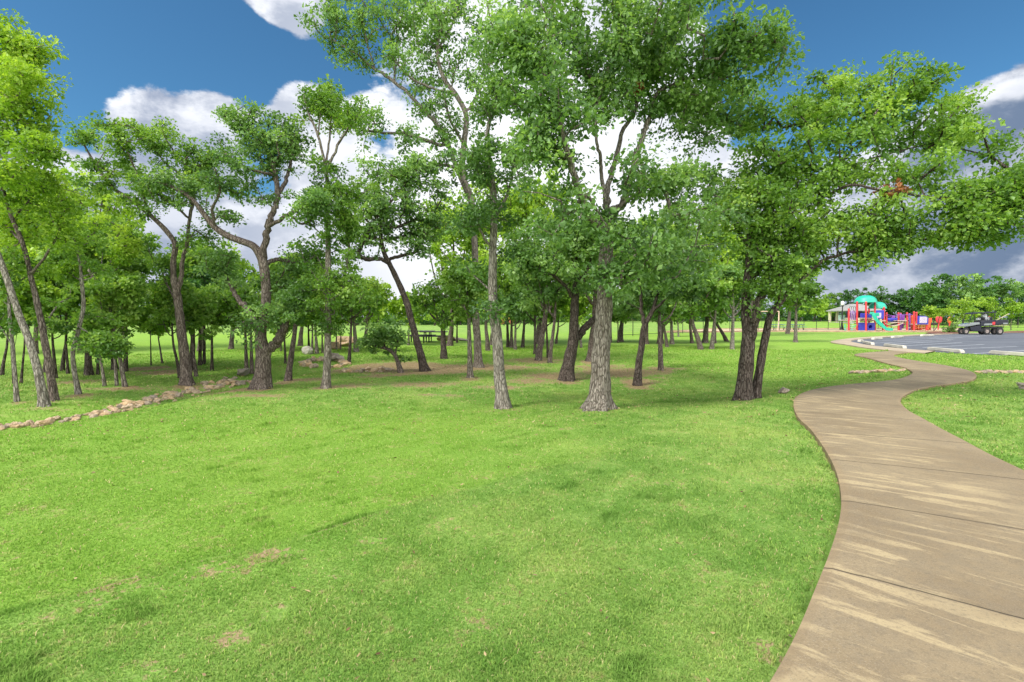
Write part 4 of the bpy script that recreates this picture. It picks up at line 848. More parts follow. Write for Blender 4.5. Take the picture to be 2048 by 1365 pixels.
# tall pale-green trees that fill the skyline behind the grove
for (label, px, py, w, ty, cy, rx, ry, lf) in [
 ('tall lime green tree closing the view at the frame edge', -20, 712, 12, 640, 500, 120, 130, 'lime'), ('tall lime green tree above the leaning trunks', 70, 708, 12, 630, 470, 100, 110, 'lime'),
 ('tall lime green tree above the stout dark straight trunk', 160, 706, 12, 620, 440, 95, 110, 'lime'), ('lime green tree whose top shows before the gray forked oak', 245, 704, 10, 640, 500, 60, 75, 'lime'),
 ('bushy green tree right behind the gray forked oak', 400, 703, 11, 640, 540, 75, 80, 'mid'), ('bushy light green tree before the big forked oak', 462, 698, 10, 645, 560, 55, 70, 'lime'),
 ('light green tree behind the plain brown leaning trunk', 600, 692, 10, 650, 560, 60, 70, 'mid'), ('pale green tree behind the slender dark tree', 730, 690, 9, 650, 600, 45, 40, 'lime'),
 ('light green tree filling the gap past the leaning dark oak', 900, 692, 11, 640, 480, 75, 100, 'lime'), ('tall light green tree behind the slim pale oak', 985, 690, 12, 640, 460, 70, 120, 'lime'),
 ('tall light green tree before the dark curved-limb oak', 1075, 688, 12, 640, 440, 75, 110, 'lime'), ('tall green tree behind the curved-limb oak crown', 1150, 690, 12, 640, 500, 70, 90, 'mid'),
 ('light green tree past the big gray oak', 1240, 684, 11, 640, 530, 75, 80, 'mid'), ('tall green tree behind the slim straight oak', 1320, 688, 12, 640, 500, 75, 90, 'mid'),
 ('light green tree before the twin-forked oak', 1410, 686, 12, 640, 500, 80, 90, 'lime'), ('green tree behind the twin-forked oak', 1500, 674, 10, 630, 520, 70, 75, 'mid'), ('green tree behind the slimmer dark oak', 1575, 668, 9, 625, 560, 60, 50, 'mid')]:
    mid(label, px, py, w, px+4, ty, cy, rx, ry, 'brown', lf, 'tall trees closing the grove', cov=1.0, n=8)
# the far treeline
LM = [(60, 'the leaning trunks'), (200, 'the thin wavy trunk'), (372, 'the gray forked oak'), (523, 'the big forked oak'), (652, 'the slim leaf-wrapped tree'), (770, 'the small bent oak'), (860, 'the leaning dark oak'), (1008, 'the slim pale oak'), (1133, 'the curved-limb oak'), (1200, 'the big gray oak'),
      (1323, 'the slim straight oak'), (1430, 'the slanted lawn trunks'), (1510, 'the twin-forked oak'), (1591, 'the lone pole-like trunk'), (1650, 'the fence'), (1700, 'the pavilion'), (1760, 'the green domes'), (1810, 'the blue tunnel'), (1850, 'the square panel'), (1900, 'the bright small trees'), (1965, 'the utility vehicle'), (2040, 'the frame edge')]
KIND = ['dense', 'rounded', 'ragged', 'broad', 'narrow', 'thick-leaved', 'loose', 'pointed']; used = {}
def far_tree(px, top, Yd, rx, leaf, tall='low'):
    lm = min(LM, key=lambda l: abs(l[0]-px))[1]; k = used.get(lm, 0); used[lm] = k+1
    d = at_depth(px, 640, Yd); d.z = float(H(d.x, d.y)); gpy = CY-F*math.tan(math.atan2(d.z-CAMZ, d.y)+PITCH)
    cy = (top+gpy-6)/2; ry = (gpy-8-top)/2+4
    mid(f'{KIND[k % 8]} {tall} green tree of the far treeline behind {lm}', px, gpy, max(3, rx*.10), px+3, gpy-ry*.5, cy, rx, ry, 'dark', leaf, 'trees of the far treeline', Yd=Yd, cov=1.25, n=7, ls=.42, fork=False, name='far_tree', cs=.9)
r_ = random.Random(3)
x = -20
while x < 1640:
    far_tree(x, r_.uniform(588, 606), r_.uniform(96, 112), r_.uniform(30, 46), r_.choice(['lime', 'mid', 'lime', 'mid']), 'bright'); x += r_.uniform(46, 62)
for (x, t, Yd, rx, lf) in [(1600, 600, 102, 34, 'dark'), (1640, 590, 104, 36, 'mid'), (1668, 582, 106, 34, 'mid'), (1700, 578, 104, 32, 'dark'), (1735, 580, 104, 32, 'dark'), (1765, 576, 106, 30, 'dark'), (1795, 580, 104, 30, 'dark'), (1825, 580, 102, 30, 'dark'), (1850, 572, 98, 30, 'dark'),
    (1862, 562, 84, 34, 'dark'), (1885, 552, 80, 40, 'dark'), (1925, 548, 78, 44, 'oak'), (1965, 550, 80, 42, 'dark'), (2000, 552, 80, 38, 'oak'), (2035, 560, 82, 42, 'dark'), (2080, 550, 84, 50, 'oak'), (2130, 556, 84, 50, 'dark')]:
    far_tree(x, t, Yd, rx, lf, 'dark')
# thicket along the foot of the treeline: nobody could count it
rg = np.random.default_rng(3); n = 1500
xx = rg.uniform(-125, 130, n); yy = 112+rg.normal(0, 3, n)-25*ss(74, 92, xx); zz = H(xx, yy)+rg.random(n)**1.4*np.where(xx > 45, 3.4, 2.6)+.2
tag(link('undergrowth', leaf_mesh('undergrowth', np.c_[xx, yy, zz], np.full(n, 1.3), 40, .5, LEAF['dark'], rg)), 'tangled dark green thicket at the foot of the far treeline', 'undergrowth', kind='stuff')
# bright little trees by the playground, a shrub, and a mulch bed
def small_tree(label, px, py, stems, blobs, Yd=None, leaf='lime', **k):
    return build_tree(label, stems[0], stems[1:], blobs, 'brown', leaf, 1.5, .24, 'small bright trees by the parking lot', .5, 'small_tree', .2, Yd=Yd, twig=.008, **k)
small_tree('small bright tree with two bare stems just past the square blue panel', 0, 0,
  [[(1867, 665, 2.2), (1868, 650, 2), (1866, 640, 1.8), (1862, 630, 1.4)], [(1867, 664, 2), (1875, 652, 1.8), (1877, 640, 1.6), (1882, 628, 1.2)]], [(1858, 626, 15, 9), (1880, 622, 18, 11), (1895, 628, 14, 10), (1870, 618, 12, 7), (1850, 620, 8, 5)])
small_tree('small bright tree directly in front of the parked utility vehicle nose', 0, 0,
  [[(1905, 664, 2.2), (1906, 650, 2), (1904, 636, 1.5)], [(1906, 660, 1.5), (1915, 645, 1.4), (1922, 632, 1.1)]], [(1905, 622, 18, 12), (1930, 620, 20, 13), (1945, 606, 18, 9), (1915, 608, 15, 8), (1935, 632, 18, 8)])
small_tree('small bright tree rising behind the roof of the utility vehicle', 0, 0,
  [[(1968, 662, 2.2), (1969, 648, 2), (1966, 632, 1.5)], [(1968, 655, 1.5), (1980, 640, 1.4), (1990, 628, 1.1)]], [(1960, 615, 20, 11), (1985, 618, 20, 12), (1975, 602, 22, 8), (2000, 630, 15, 10), (1950, 628, 16, 9)])
small_tree('small bright tree past the cargo bed of the utility vehicle', 0, 0,
  [[(2022, 661, 2.2), (2022, 648, 2), (2024, 634, 1.5)], [(2022, 655, 1.5), (2010, 640, 1.4), (2004, 628, 1.1)]], [(2015, 618, 20, 12), (2038, 622, 18, 13), (2028, 606, 20, 9), (2052, 630, 16, 12)])
# ---------------------------------------------------------------- built things
class MB:
    def __init__(s): s.V = []; s.F = []
    def add(s, V, Fc):
        o = len(s.V); s.V += [tuple(v) for v in V]; s.F += [tuple(i+o for i in f) for f in Fc]; return s
    def box(s, c, d, rz=0, ry=0, tap=1.):
        V = []
        for sz in (-1, 1):
            for sx, sy in ((-1, -1), (1, -1), (1, 1), (-1, 1)):
                t = tap if sz > 0 else 1
                v = Vector((sx*d[0]/2*t, sy*d[1]/2*t, sz*d[2]/2))
                if ry: v = Vector((v.x*math.cos(ry)+v.z*math.sin(ry), v.y, -v.x*math.sin(ry)+v.z*math.cos(ry)))
                if rz: v = Vector((v.x*math.cos(rz)-v.y*math.sin(rz), v.x*math.sin(rz)+v.y*math.cos(rz), v.z))
                V.append(v+Vector(c))
        return s.add(V, [(3, 2, 1, 0), (4, 5, 6, 7), (0, 1, 5, 4), (1, 2, 6, 5), (2, 3, 7, 6), (3, 0, 4, 7)])
    def tube(s, P, r, n=8, cap=True, closed=False):
        P = [Vector(p) for p in P]; k = len(P); V = []
        rr = r if isinstance(r, (list, tuple)) else [r]*k
        for i, p in enumerate(P):
            t = (P[(i+1) % k if closed else min(i+1, k-1)]-P[(i-1) % k if closed else max(i-1, 0)]).normalized()
            a = Vector((0, 0, 1)) if abs(t.z) < .9 else Vector((0, 1, 0))
            u = t.cross(a).normalized(); v = t.cross(u)
            V += [p+(u*math.cos(q*2*math.pi/n)+v*math.sin(q*2*math.pi/n))*rr[i] for q in range(n)]
        Fc = [(i*n+j, i*n+(j+1) % n, ((i+1) % k)*n+(j+1) % n, ((i+1) % k)*n+j) for i in range(k if closed else k-1) for j in range(n)]
        if cap and not closed: Fc += [tuple(range(n))[::-1], tuple((k-1)*n+j for j in range(n))]
        return s.add(V, Fc)
    def lathe(s, prof, c=(0, 0, 0), n=16, axis='z', sx=1, sy=1):
        V = []; k = len(prof)
        for r, h in prof:
            for j in range(n):
                a = j*2*math.pi/n; x, y = r*math.cos(a)*sx, r*math.sin(a)*sy
                v = (x, y, h) if axis == 'z' else (x, h, y)
                V.append(Vector(v)+Vector(c))
        return s.add(V, [(i*n+j, i*n+(j+1) % n, (i+1)*n+(j+1) % n, (i+1)*n+j) for i in range(k-1) for j in range(n)])
    def extrude(s, poly, y0, y1):   # outline in x-z, thickness along y
        n = len(poly); V = [(x, y0, z) for x, z in poly]+[(x, y1, z) for x, z in poly]
        return s.add(V, [tuple(range(n)), tuple(range(2*n-1, n-1, -1))]+[(i, i+n, (i+1) % n+n, (i+1) % n) for i in range(n)])
    def build(s, name, m, parent=None, bevel=0, smooth=False, loc=None):
        me = bpy.data.meshes.new(name); me.from_pydata(s.V, [], s.F); me.materials.append(m)
        if smooth: me.polygons.foreach_set('use_smooth', [True]*len(me.polygons))
        bm = bmesh.new(); bm.from_mesh(me); bmesh.ops.recalc_face_normals(bm, faces=bm.faces); bm.to_mesh(me); bm.free()
        o = link(name, me, parent, loc)
        if bevel: x = o.modifiers.new('bevel', 'BEVEL'); x.width = bevel; x.segments = 2
        return o
# concrete wheel stops
G = 'concrete wheel stops around the parking lot'
for i, (x1, y1, x2, y2, l) in enumerate([(1857, 701, 1926, 707.5, 'long concrete wheel stop nearest the grass island'), (1770, 693.5, 1810, 698.5, 'concrete wheel stop on the inner bend, second from the lot tip'), (1728, 687.5, 1746, 691.5, 'short-looking concrete wheel stop beside the lot tip'),
        (1980, 708.5, 2060, 714.5, 'concrete wheel stop cut by the picture edge'), (1745, 680.5, 1763, 679, 'concrete wheel stop on the far side by the lot tip'), (1782, 677.3, 1806, 675.6, 'concrete wheel stop before the green slide foot'),
        (1838, 673.8, 1870, 672.4, 'concrete wheel stop in front of the mulch bed'), (1718, 685, 1724, 684, 'white end-on wheel stop right at the lot tip')]):
    p, q = ground_at(x1, y1), ground_at(x2, y2); L = max(.9, min((q-p).length, 2.4)); a = math.atan2(q.y-p.y, q.x-p.x); c = (p+q)/2
    b = MB().extrude([(-L/2, 0), (L/2, 0), (L/2-.03, .10), (L/2-.12, .15), (-L/2+.12, .15), (-L/2+.03, .10)], -.09, .09)
    o = b.build('wheel_stop', M['kerb'], None, .02, loc=(c.x, c.y, .02)); o.rotation_euler.z = a; tag(o, l, 'wheel stop', G)
# fence
t = thing('metal_fence', 'thin black metal fence crossing the far lawn behind the trunks', 'fence', ground_at(1480, 663))
fp = [ground_at(*p) for p in [(1236, 673.5), (1330, 669), (1413, 665.5), (1500, 663.5), (1560, 662.5), (1620, 661.6), (1700, 660.2), (1800, 659), (1905, 658), (2000, 657), (2120, 656)]]
fp = resample([tuple(p) for p in fp], 2.4); o0 = np.array(t.location); m = MB(); pts = [Vector(p)-Vector(o0) for p in fp]
for hh in (1.22, .12): m.tube([p+Vector((0, 0, hh)) for p in pts], .022, 5)
m.build('rail', M['black'], t)
m = MB()
for hh in np.arange(.3, 1.15, .16): m.tube([p+Vector((0, 0, float(hh))) for p in pts], .004, 3)
m.build('wire_mesh', M['black'], t)
for p in pts[:100]: MB().tube([p, p+Vector((0, 0, 1.28))], .035, 6).build('post', M['black'], t)
# picnic tables
def picnic(px, py, l, rz=0, m='bluetop', group=None, s=1., name='picnic_table'):
    t = thing(name, l, 'picnic table', ground_at(px, py), group, rz)
    MB().box((0, 0, .74*s), (1.8*s, .75*s, .06)).build('table_top', M[m], t, .01)
    for sy in (-1, 1): MB().box((0, sy*.68*s, .45*s), (1.8*s, .26, .05)).build('bench', M[m], t, .01)
    for sx in (-1, 1): MB().tube([(sx*.6*s, -.68*s, .43*s), (sx*.6*s, -.5*s, 0), (sx*.6*s, -.3*s, .7*s), (sx*.6*s, .3*s, .7*s), (sx*.6*s, .5*s, 0), (sx*.6*s, .68*s, .43*s)], .035, 6).build('frame', M['black'], t)
picnic(1553, 661.5, 'blue-green picnic table beside the swing frame', group='picnic tables on the lawn')
picnic(1592, 661.3, 'blue-green picnic table behind the lone pole-like trunk', group='picnic tables on the lawn')
picnic(868, 686, 'dark picnic table on bright grass before the round-headed oak', m='black', group='picnic tables on the lawn')
picnic(843, 684, 'dark picnic table seen beside the leaning dark oak', m='black', group='picnic tables on the lawn')
for px, l in ((898, 'flat pale stone slab past the round-headed oak'), (921, 'flat pale stone slab by the small far trunk')):
    put_rock(ground_at(px, 682), 1.3, l, 'pale slabs on the far lawn', 'stone_slab', bold[1], .28, 'stone'); bpy.data.objects[[o.name for o in COL.objects][-1]].scale.z = .3
# swing frame
t = thing('swing_frame', 'tan metal swing frame on slanting legs behind the twin-forked oak', 'swing set', ground_at(1536, 662)); s = t.location.y/F
m = lambda px, h: ((px-1536)*s, h)
for sx, px in ((-1, 1508), (1, 1557)):
    for sy in (-1, 1):
        MB().tube([((px-1536)*s+(.55*sy), sy*.9, 0), ((px-1536)*s, 0, 2.35)], .05, 8).build('leg', M['tanmetal'], t)
MB().tube([((1508-1536)*s, 0, 2.35), ((1557-1536)*s, 0, 2.35)], .055, 8).build('top_bar', M['tanmetal'], t)
for px in (1520, 1543):
    a = MB().box(((px-1536)*s, 0, .5), (.45, .18, .03)).build('swing_seat', M['seat'], t)
    for q in (-.2, .2): MB().tube([((px-1536)*s+q, 0, .5), ((px-1536)*s+q, 0, 2.33)], .012, 4).build('chain', M['black'], a)
# lamp post
t = thing('lamp_post', 'black lamp post with a pale lantern standing before the pavilion', 'lamp post', ground_at(1683.5, 661.5))
MB().lathe([(.0, 0), (.26, 0), (.26, .12), (.2, .2), (.17, .45), (.13, .55), (.10, .9), (.075, 1.0), (.06, 3.0), (.05, 3.05)], n=12).build('pole', M['black'], t, smooth=False)
MB().lathe([(0, 3.0), (.16, 3.03), (.19, 3.1), (.12, 3.16), (0, 3.16)], n=12).build('lantern_base', M['black'], t)
g = MB().lathe([(.11, 3.15), (.20, 3.3), (.21, 3.45), (.15, 3.62), (.06, 3.7), (0, 3.72)], n=14).build('lantern_globe', M['globe'], t, smooth=True)
MB().lathe([(.07, 3.70), (.04, 3.78), (0, 3.86)], n=8).build('finial', M['black'], g)
# pavilion
p0 = at_depth(1709, 646, 88); p0.z = float(H(p0.x, p0.y)); s = 88/F
t = thing('pavilion', 'open cream pavilion with a grey hip roof behind the playground tower', 'pavilion', p0)
W, D, e = 34*s, 5.5, 2.15; rr = 10*s
V = [(-W, -D/2-.6, e), (W, -D/2-.6, e), (W, D/2+.6, e), (-W, D/2+.6, e), (-rr, 0, e+1.15), (rr, 0, e+1.15), (-W, -D/2-.6, e-.14), (W, -D/2-.6, e-.14), (W, D/2+.6, e-.14), (-W, D/2+.6, e-.14)]
MB().add(V, [(0, 1, 5, 4), (1, 2, 5), (2, 3, 4, 5), (3, 0, 4), (6, 7, 1, 0), (7, 8, 2, 1), (8, 9, 3, 2), (9, 6, 0, 3), (6, 9, 8, 7)]).build('roof', M['roof'], t)
for px in (1679, 1694, 1724, 1739):
    for y in (-D/2, D/2): MB().box(((px-1709)*s, y, e/2-.07), (.32, .32, e-.02)).build('column', M['cream'], t)
MB().box(((1686-1709)*s, .4, .85), (1.1, .1, 1.1)).build('screen_panel', M['aqua'], t)
MB().box((0, 0, .03), (W*1.9, D*1.1, .1)).build('floor_slab', M['kerb'], t)
# far house and hedge glimpsed under the trees
t = thing('house', 'low tan building glimpsed far off under the branches past the big gray oak', 'building', at_depth(1256, 655, 118)); t.location.z = float(H(t.location.x, 118))
MB().box((0, 0, 1.3), (9, 5, 2.6)).build('wall', M['tanwall'], t)
MB().add([(-4.9, -3, 2.6), (4.9, -3, 2.6), (4.9, 3, 2.6), (-4.9, 3, 2.6), (-3, 0, 3.9), (3, 0, 3.9)], [(0, 1, 5, 4), (1, 2, 5), (2, 3, 4, 5), (3, 0, 4), (3, 2, 1, 0)]).build('roof', M['roof'], t)
for q in (-2.8, -.4, 2.4): MB().box((q, -2.52, 1.5), (1., .08, 1.)).build('window', M['black'], t)
t = thing('shed', 'small orange brick building glimpsed past the slim pale oak', 'building', at_depth(1010, 660, 105)); t.location.z = float(H(t.location.x, 105))
MB().box((0, 0, 1.1), (3.2, 3, 2.2)).build('wall', M['orangewall'], t); MB().box((0, 0, 2.26), (3.6, 3.4, .14)).build('roof', M['roof'], t); MB().box((.3, -1.53, .95), (.8, .06, 1.9)).build('door', M['black'], t)

# ---------------------------------------------------------------- playground
b0 = ground_at(1750, 662.5); s = b0.y/F
PGr = thing('playground_structure', 'red post playground climber with green domes, slide and tunnel', 'playground', b0 + Vector((0, 0, .06)))
def Q(px, py, dy=0): return at_depth(px, py, b0.y+dy)-PGr.location
def post(px, top, dy=0, m='red', bot=663, r=.115):
    a, b = Q(px, bot, dy), Q(px, top, dy)
    o = MB().tube([a, b], r, 10).build('post', M[m], PGr, smooth=False)
    MB().lathe([(r*1.15, 0), (r*1.2, .05), (r*.9, .14), (0, .18)], b, 10).build('post_cap', M[m], o)
for px, top, dy in [(1697.5, 620, 0), (1714, 606, 0), (1732, 606, -.9), (1714.5, 606, 1.8), (1732, 606, 1.8), (1750, 606, 0), (1738, 618, 2.6), (1768, 617, 0), (1766, 617, 2.0), (1750, 617, 2.0),
    (1773, 628, .3), (1797, 628, .3), (1801.5, 629, 1.8), (1773, 629, 1.8), (1814, 628, .2), (1828, 626, -.2), (1833, 627, 1.6), (1853, 630, -.2), (1860, 634, 1.4), (1820, 634, 2.2)]:
    post(px, top, dy, 'red', r=.10)
for px, top, dy in [(1824.5, 634, 1.0), (1856, 636, .8)]: post(px, top, dy, 'orange')
for px, dy in [(1801, .6), (1819, .8)]: post(px, 630, dy, 'purple', r=.1)
def dome(px, y0, y1, w, dy):
    c = Q(px, y1, dy); r = w/2*s; hh = (y1-y0)*s
    pr_ = [(r*1.03, -.10), (r*1.03, 0)]+[(r*math.cos(a)**.8, hh*math.sin(a)) for a in np.linspace(.08, math.pi/2-.02, 9)]+[(0, hh)]
    MB().lathe(pr_, c, 28, sy=.95).build('roof_dome', M['green'], PGr, smooth=True)
dome(1731, 591, 604, 39, .7); dome(1755, 604, 616, 31, 1.2)
# decks
for x1, x2, z_, d0, d1 in [(1714, 1750, 637, -.5, 2.2), (1750, 1768, 642, -.3, 2.2), (1697, 1714, 641, 0, 1.8), (1828, 1853, 649, -.3, 1.7), (1797, 1815, 642, .1, 1.8)]:
    MB().box(((Q(x1, z_)+Q(x2, z_))/2)+Vector((0, (d0+d1)/2, 0)), ((x2-x1)*s, d1-d0, .10)).build('deck', M['deck'], PGr)
MB().box((Q(1714, 640.5)+Q(1750, 640.5))/2+Vector((0, .8, 0)), (36*s, 2.4, .07)).build('deck_beam', M['tanmetal'], PGr)
# panels
def panel(name, x1, y1, x2, y2, dy, m, inner=None, mi='lilac', thick=.08):
    a, b = Q(x1, y1), Q(x2, y2); c = (a+b)/2+Vector((0, dy, 0))
    o = MB().box(c, (abs(b.x-a.x), thick, abs(b.z-a.z))).build(name, M[m], PGr, .03)
    if inner:
        a, b = Q(inner[0], inner[1]), Q(inner[2], inner[3]); c = (a+b)/2+Vector((0, dy-thick/2-.012, 0))
        MB().box(c, (abs(b.x-a.x), .05, abs(b.z-a.z))).build('panel_insert', M[mi], o, .02)
panel('guard_panel', 1715.5, 627, 1731, 636, -.45, 'blue'); panel('guard_panel', 1734, 629, 1741, 636, -.2, 'blue')
panel('play_panel', 1751, 621, 1767, 638, -.05, 'blue', (1753, 626, 1761, 636)); panel('play_panel', 1830.5, 632.5, 1851.5, 649, -.35, 'blue', (1834, 634, 1848.5, 646.5), 'lilac')
panel('crawl_panel', 1716, 646, 1731, 662, -.1, 'blue'); pass
panel('guard_panel', 1815, 631, 1820.5, 644, .9, 'purple'); panel('guard_panel', 1795, 632, 1800.5, 643, .9, 'purple'); panel('guard_panel', 1815, 648, 1819, 658, .9, 'purple')
panel('guard_panel', 1768.5, 633, 1773, 643, .4, 'purple'); panel('back_panel', 1716, 622, 1748, 636, 2.1, 'navy'); panel('guard_panel', 1822, 634, 1827, 652, 1.4, 'orange')
# crawl tube under the tower with a round hole
def ringhole(x1, y1, x2, y2, cx, cy, r, dy):
    a, b = Q(x1, y1), Q(x2, y2); c = Q(cx, cy); n = 24; V = []; r *= s
    for k in range(n):
        t_ = k*2*math.pi/n; ca, sa = math.cos(t_), math.sin(t_)
        f = min((b.x-c.x if ca > 0 else c.x-a.x)/max(abs(ca), 1e-6), (a.z-c.z if sa > 0 else c.z-b.z)/max(abs(sa), 1e-6))
        V += [(c.x+ca*r, dy, c.z+sa*r), (c.x+ca*f, dy, c.z+sa*f), (c.x+ca*r, dy+.1, c.z+sa*r), (c.x+ca*f, dy+.1, c.z+sa*f)]
    Fc = []
    for k in range(n):
        i, j = k*4, ((k+1) % n)*4; Fc += [(i, j, j+1, i+1), (i+2, i+3, j+3, j+2), (i, i+2, j+2, j), (i+1, j+1, j+3, i+3)]
    MB().add(V, Fc).build('crawl_panel', M['blue'], PGr)
ringhole(1734, 646, 1748.5, 662, 1740, 654, 3.6, -.1)
MB().tube([Q(1740, 654, -.02), Q(1740, 654, -.02)+Vector((0, 1.9, 0))], 3.7*s, 20, cap=False).build('crawl_tube', M['blue'], PGr, smooth=True)
MB().tube([Q(1774, 640, 1.), Q(1778, 640, 1.), Q(1792, 640, 1.), Q(1796, 640, 1.)], [3.8*s, 4.1*s, 4.1*s, 3.8*s], 20).build('tunnel', M['blue'], PGr, smooth=True)
# slide: a bed with two raised sides running down and sideways
cl = [Q(1741, 628, -1.1), Q(1744, 630, -1.15), Q(1749, 638, -1.3), Q(1756, 647, -1.5), Q(1765, 655, -1.7), Q(1772, 660, -1.9), Q(1778, 661.3, -2.), Q(1784, 661.5, -2.1)]
cl = [Vector(p) for p in crom([c[:] for c in cl], 24)]
V = []; prof = [(-.36, .26), (-.30, .28), (-.26, .04), (.26, .04), (.30, .28), (.36, .26), (.33, -.05), (-.33, -.05)]
for i, p in enumerate(cl):
    t_ = (cl[min(i+1, 23)]-cl[max(i-1, 0)]).normalized(); side = Vector((0, 0, 1)).cross(t_).normalized(); up = t_.cross(side)
    V += [p+side*a+up*b for a, b in prof]
n = len(prof); MB().add(V, [(i*n+j, i*n+(j+1) % n, (i+1)*n+(j+1) % n, (i+1)*n+j) for i in range(23) for j in range(n)]+[tuple(range(n)), tuple(23*n+j for j in range(n))]).build('slide', M['green'], PGr, smooth=False)
panel('slide_hood', 1737, 626.5, 1746, 633, -1.0, 'green')
# sagging bridge, ramp, arches, climbers, rails
def slab(name, pts, w, m, th=.08, y0=.2):
    V = []; P_ = [Vector(p) for p in pts]; k = len(P_)
    for p in P_: V += [p+Vector((0, y0, 0)), p+Vector((0, y0+w, 0)), p+Vector((0, y0+w, -th)), p+Vector((0, y0, -th))]
    MB().add(V, [(i*4+j, i*4+(j+1) % 4, i*4+4+(j+1) % 4, i*4+4+j) for i in range(k-1) for j in range(4)]+[(0, 1, 2, 3), (k*4-4, k*4-3, k*4-2, k*4-1)]).build(name, M[m], PGr)
slab('hanging_bridge', [Q(1773+i*41/12, 646+(6.5*math.sin(math.pi*min(1, (i/12)**.8)))-i*.25) for i in range(13)], 1.2, 'deck', .12)
slab('ramp', [Q(1785, 645.5), Q(1812, 644), Q(1814, 644)], 1.4, 'deck', .1)
slab('orange_ramp', [Q(1774, 648), Q(1780, 651), Q(1786, 652)], 1.2, 'orange', .1); slab('step', [Q(1816, 655.5), Q(1824, 655.5)], 1., 'deck', .08, .2); slab('step', [Q(1817, 650), Q(1823, 650)], 1., 'deck', .08, .5)
slab('orange_ramp', [Q(1835, 656), Q(1842, 658), Q(1852, 662)], 1., 'red', .1)
for dy in (.05, 1.5):
    for ya, yb in ((629.5, 632), (632, 635)):
        MB().tube([Q(1773, ya, dy), Q(1785, yb, dy), Q(1797, ya, dy)], .03, 5).build('rope_rail', M['purple'], PGr)
    MB().tube([Q(1797, 630.5, dy), Q(1828, 629.5, dy)], .04, 6).build('rail', M['purple'], PGr)
for k, px in enumerate((1699, 1703, 1707, 1711)):
    MB().tube([Q(px, 640, .5), Q(px, 616, .5), Q(px+1, 613.5, .5), Q(px+3, 613.5, .5), Q(px+4, 616, .5), Q(px+4, 640, .5)], .022, 5).build('hoop', M['black'], PGr)
for py in (620.5, 626.5, 632, 640.5): MB().tube([Q(1697, py, .3), Q(1714, py, .3)], .028, 5).build('rail', M['lilac'], PGr)
for k in range(9): MB().tube([Q(1698+k*1.7, 641, .25), Q(1699.5+k*1.7, 628+3*math.sin(k*1.7), .1), Q(1700+k*1.4, 622+2*math.cos(k), .3)], .03, 5).build('climber_bar', M['purple' if k % 2 else 'lilac'], PGr)
MB().tube([Q(1704, 662, -.9), Q(1704, 655, -.9), Q(1710, 652.5, -.7), Q(1714, 650, -.2)], .035, 6).build('handrail', M['green'], PGr)
MB().tube([Q(1690, 662, -.8), Q(1690, 649, -.8)], .06, 6).build('handrail', M['green'], PGr)
for k in range(5): MB().box(Q(1701, 643+k*4, .3), (.45, .5, .07)).build('stepping_pod', M['aqua'], PGr)
for px in (1828.5, 1834, 1840.5, 1846): 
    for k in range(4): MB().box(Q(px, 650.5+k*3.6, .2+.1*k), (.22, .5, .16)).build('ladder_rung', M['orange'], PGr)
for px, py, dy in ((1857, 646, 0), (1859, 643, .7)):
    MB().extrude([(-.22, -.7), (.05, -.75), (.26, 0), (.22, .7), (-.05, .75), (-.26, .2)], -.05, .05).build('side_panel', M['orange'], PGr, loc=Q(px, py, dy))
MB().tube([Q(1858, 648, .4), Q(1872, 648, .4)], 2.6*s, 14).build('crawl_tube', M['black'], PGr, smooth=True)
MB().tube([Q(1750, 605, -.2), Q(1750, 612, -.2)], .05, 6).build('pole', M['black'], PGr)
for px, l, k in ((1876, 'red paddle-shaped play panel on a stem beside the small bright tree', 1.), (1898, 'round orange-red spinner on a post before the utility vehicle', .75)):
    t = thing('spring_rider', l, 'play equipment', ground_at(px, 661.5), 'red play pieces by the mulch bed')
    MB().tube([(0, 0, 0), (.05, 0, .9)], .07, 8).build('stem', M['red'], t)
    MB().lathe([(0, -.07), (.30*k, -.07), (.42*k, -.03), (.42*k, .03), (.30*k, .07), (0, .07)], (.06, 0, .9+.55*k), 18, axis='y', sy=1.35).build('paddle', M['orange' if k < 1 else 'red'], t, smooth=True)
# mulch bed and shrub
pb = [ground_at(*p) for p in [(1850, 667.8), (1875, 669), (1910, 668.6), (1935, 667.2), (1930, 664), (1900, 663.4), (1866, 664.5)]]
P = crom([p[:2] for p in pb]+[pb[0][:2]], 50)[:-1]
tag(link('mulch_bed', mk_mesh('mulch_bed', np.c_[P, H(P[:, 0], P[:, 1])+.06], Fs=[list(range(len(P)))], mats=[M['mulch']])), kind='structure')
pb = [ground_at(*p) for p in [(2008, 667.2), (2100, 666), (2100, 663), (2040, 663.2), (2010, 664.5)]]
P = crom([p[:2] for p in pb]+[pb[0][:2]], 50)[:-1]
tag(link('mulch_bed', mk_mesh('mulch_bed', np.c_[P, H(P[:, 0], P[:, 1])+.06], Fs=[list(range(len(P)))], mats=[M['mulch']])), kind='structure')
c = ground_at(1902, 666)
t = thing('shrub', 'low blue-green shrub in the mulch bed before the utility vehicle', 'shrub', c)
rg = np.random.default_rng(9)
link('foliage', leaf_mesh('foliage', rg.normal(0, 1, (26, 3))*[.5, .35, .18]+[0, 0, .38], np.full(26, .26), 40, .14, LEAF['oak'], rg), t)
MB().tube([(0, 0, 0), (.05, 0, .3), (.2, .05, .5)], .03, 6).build('stem', M['wood'], t)
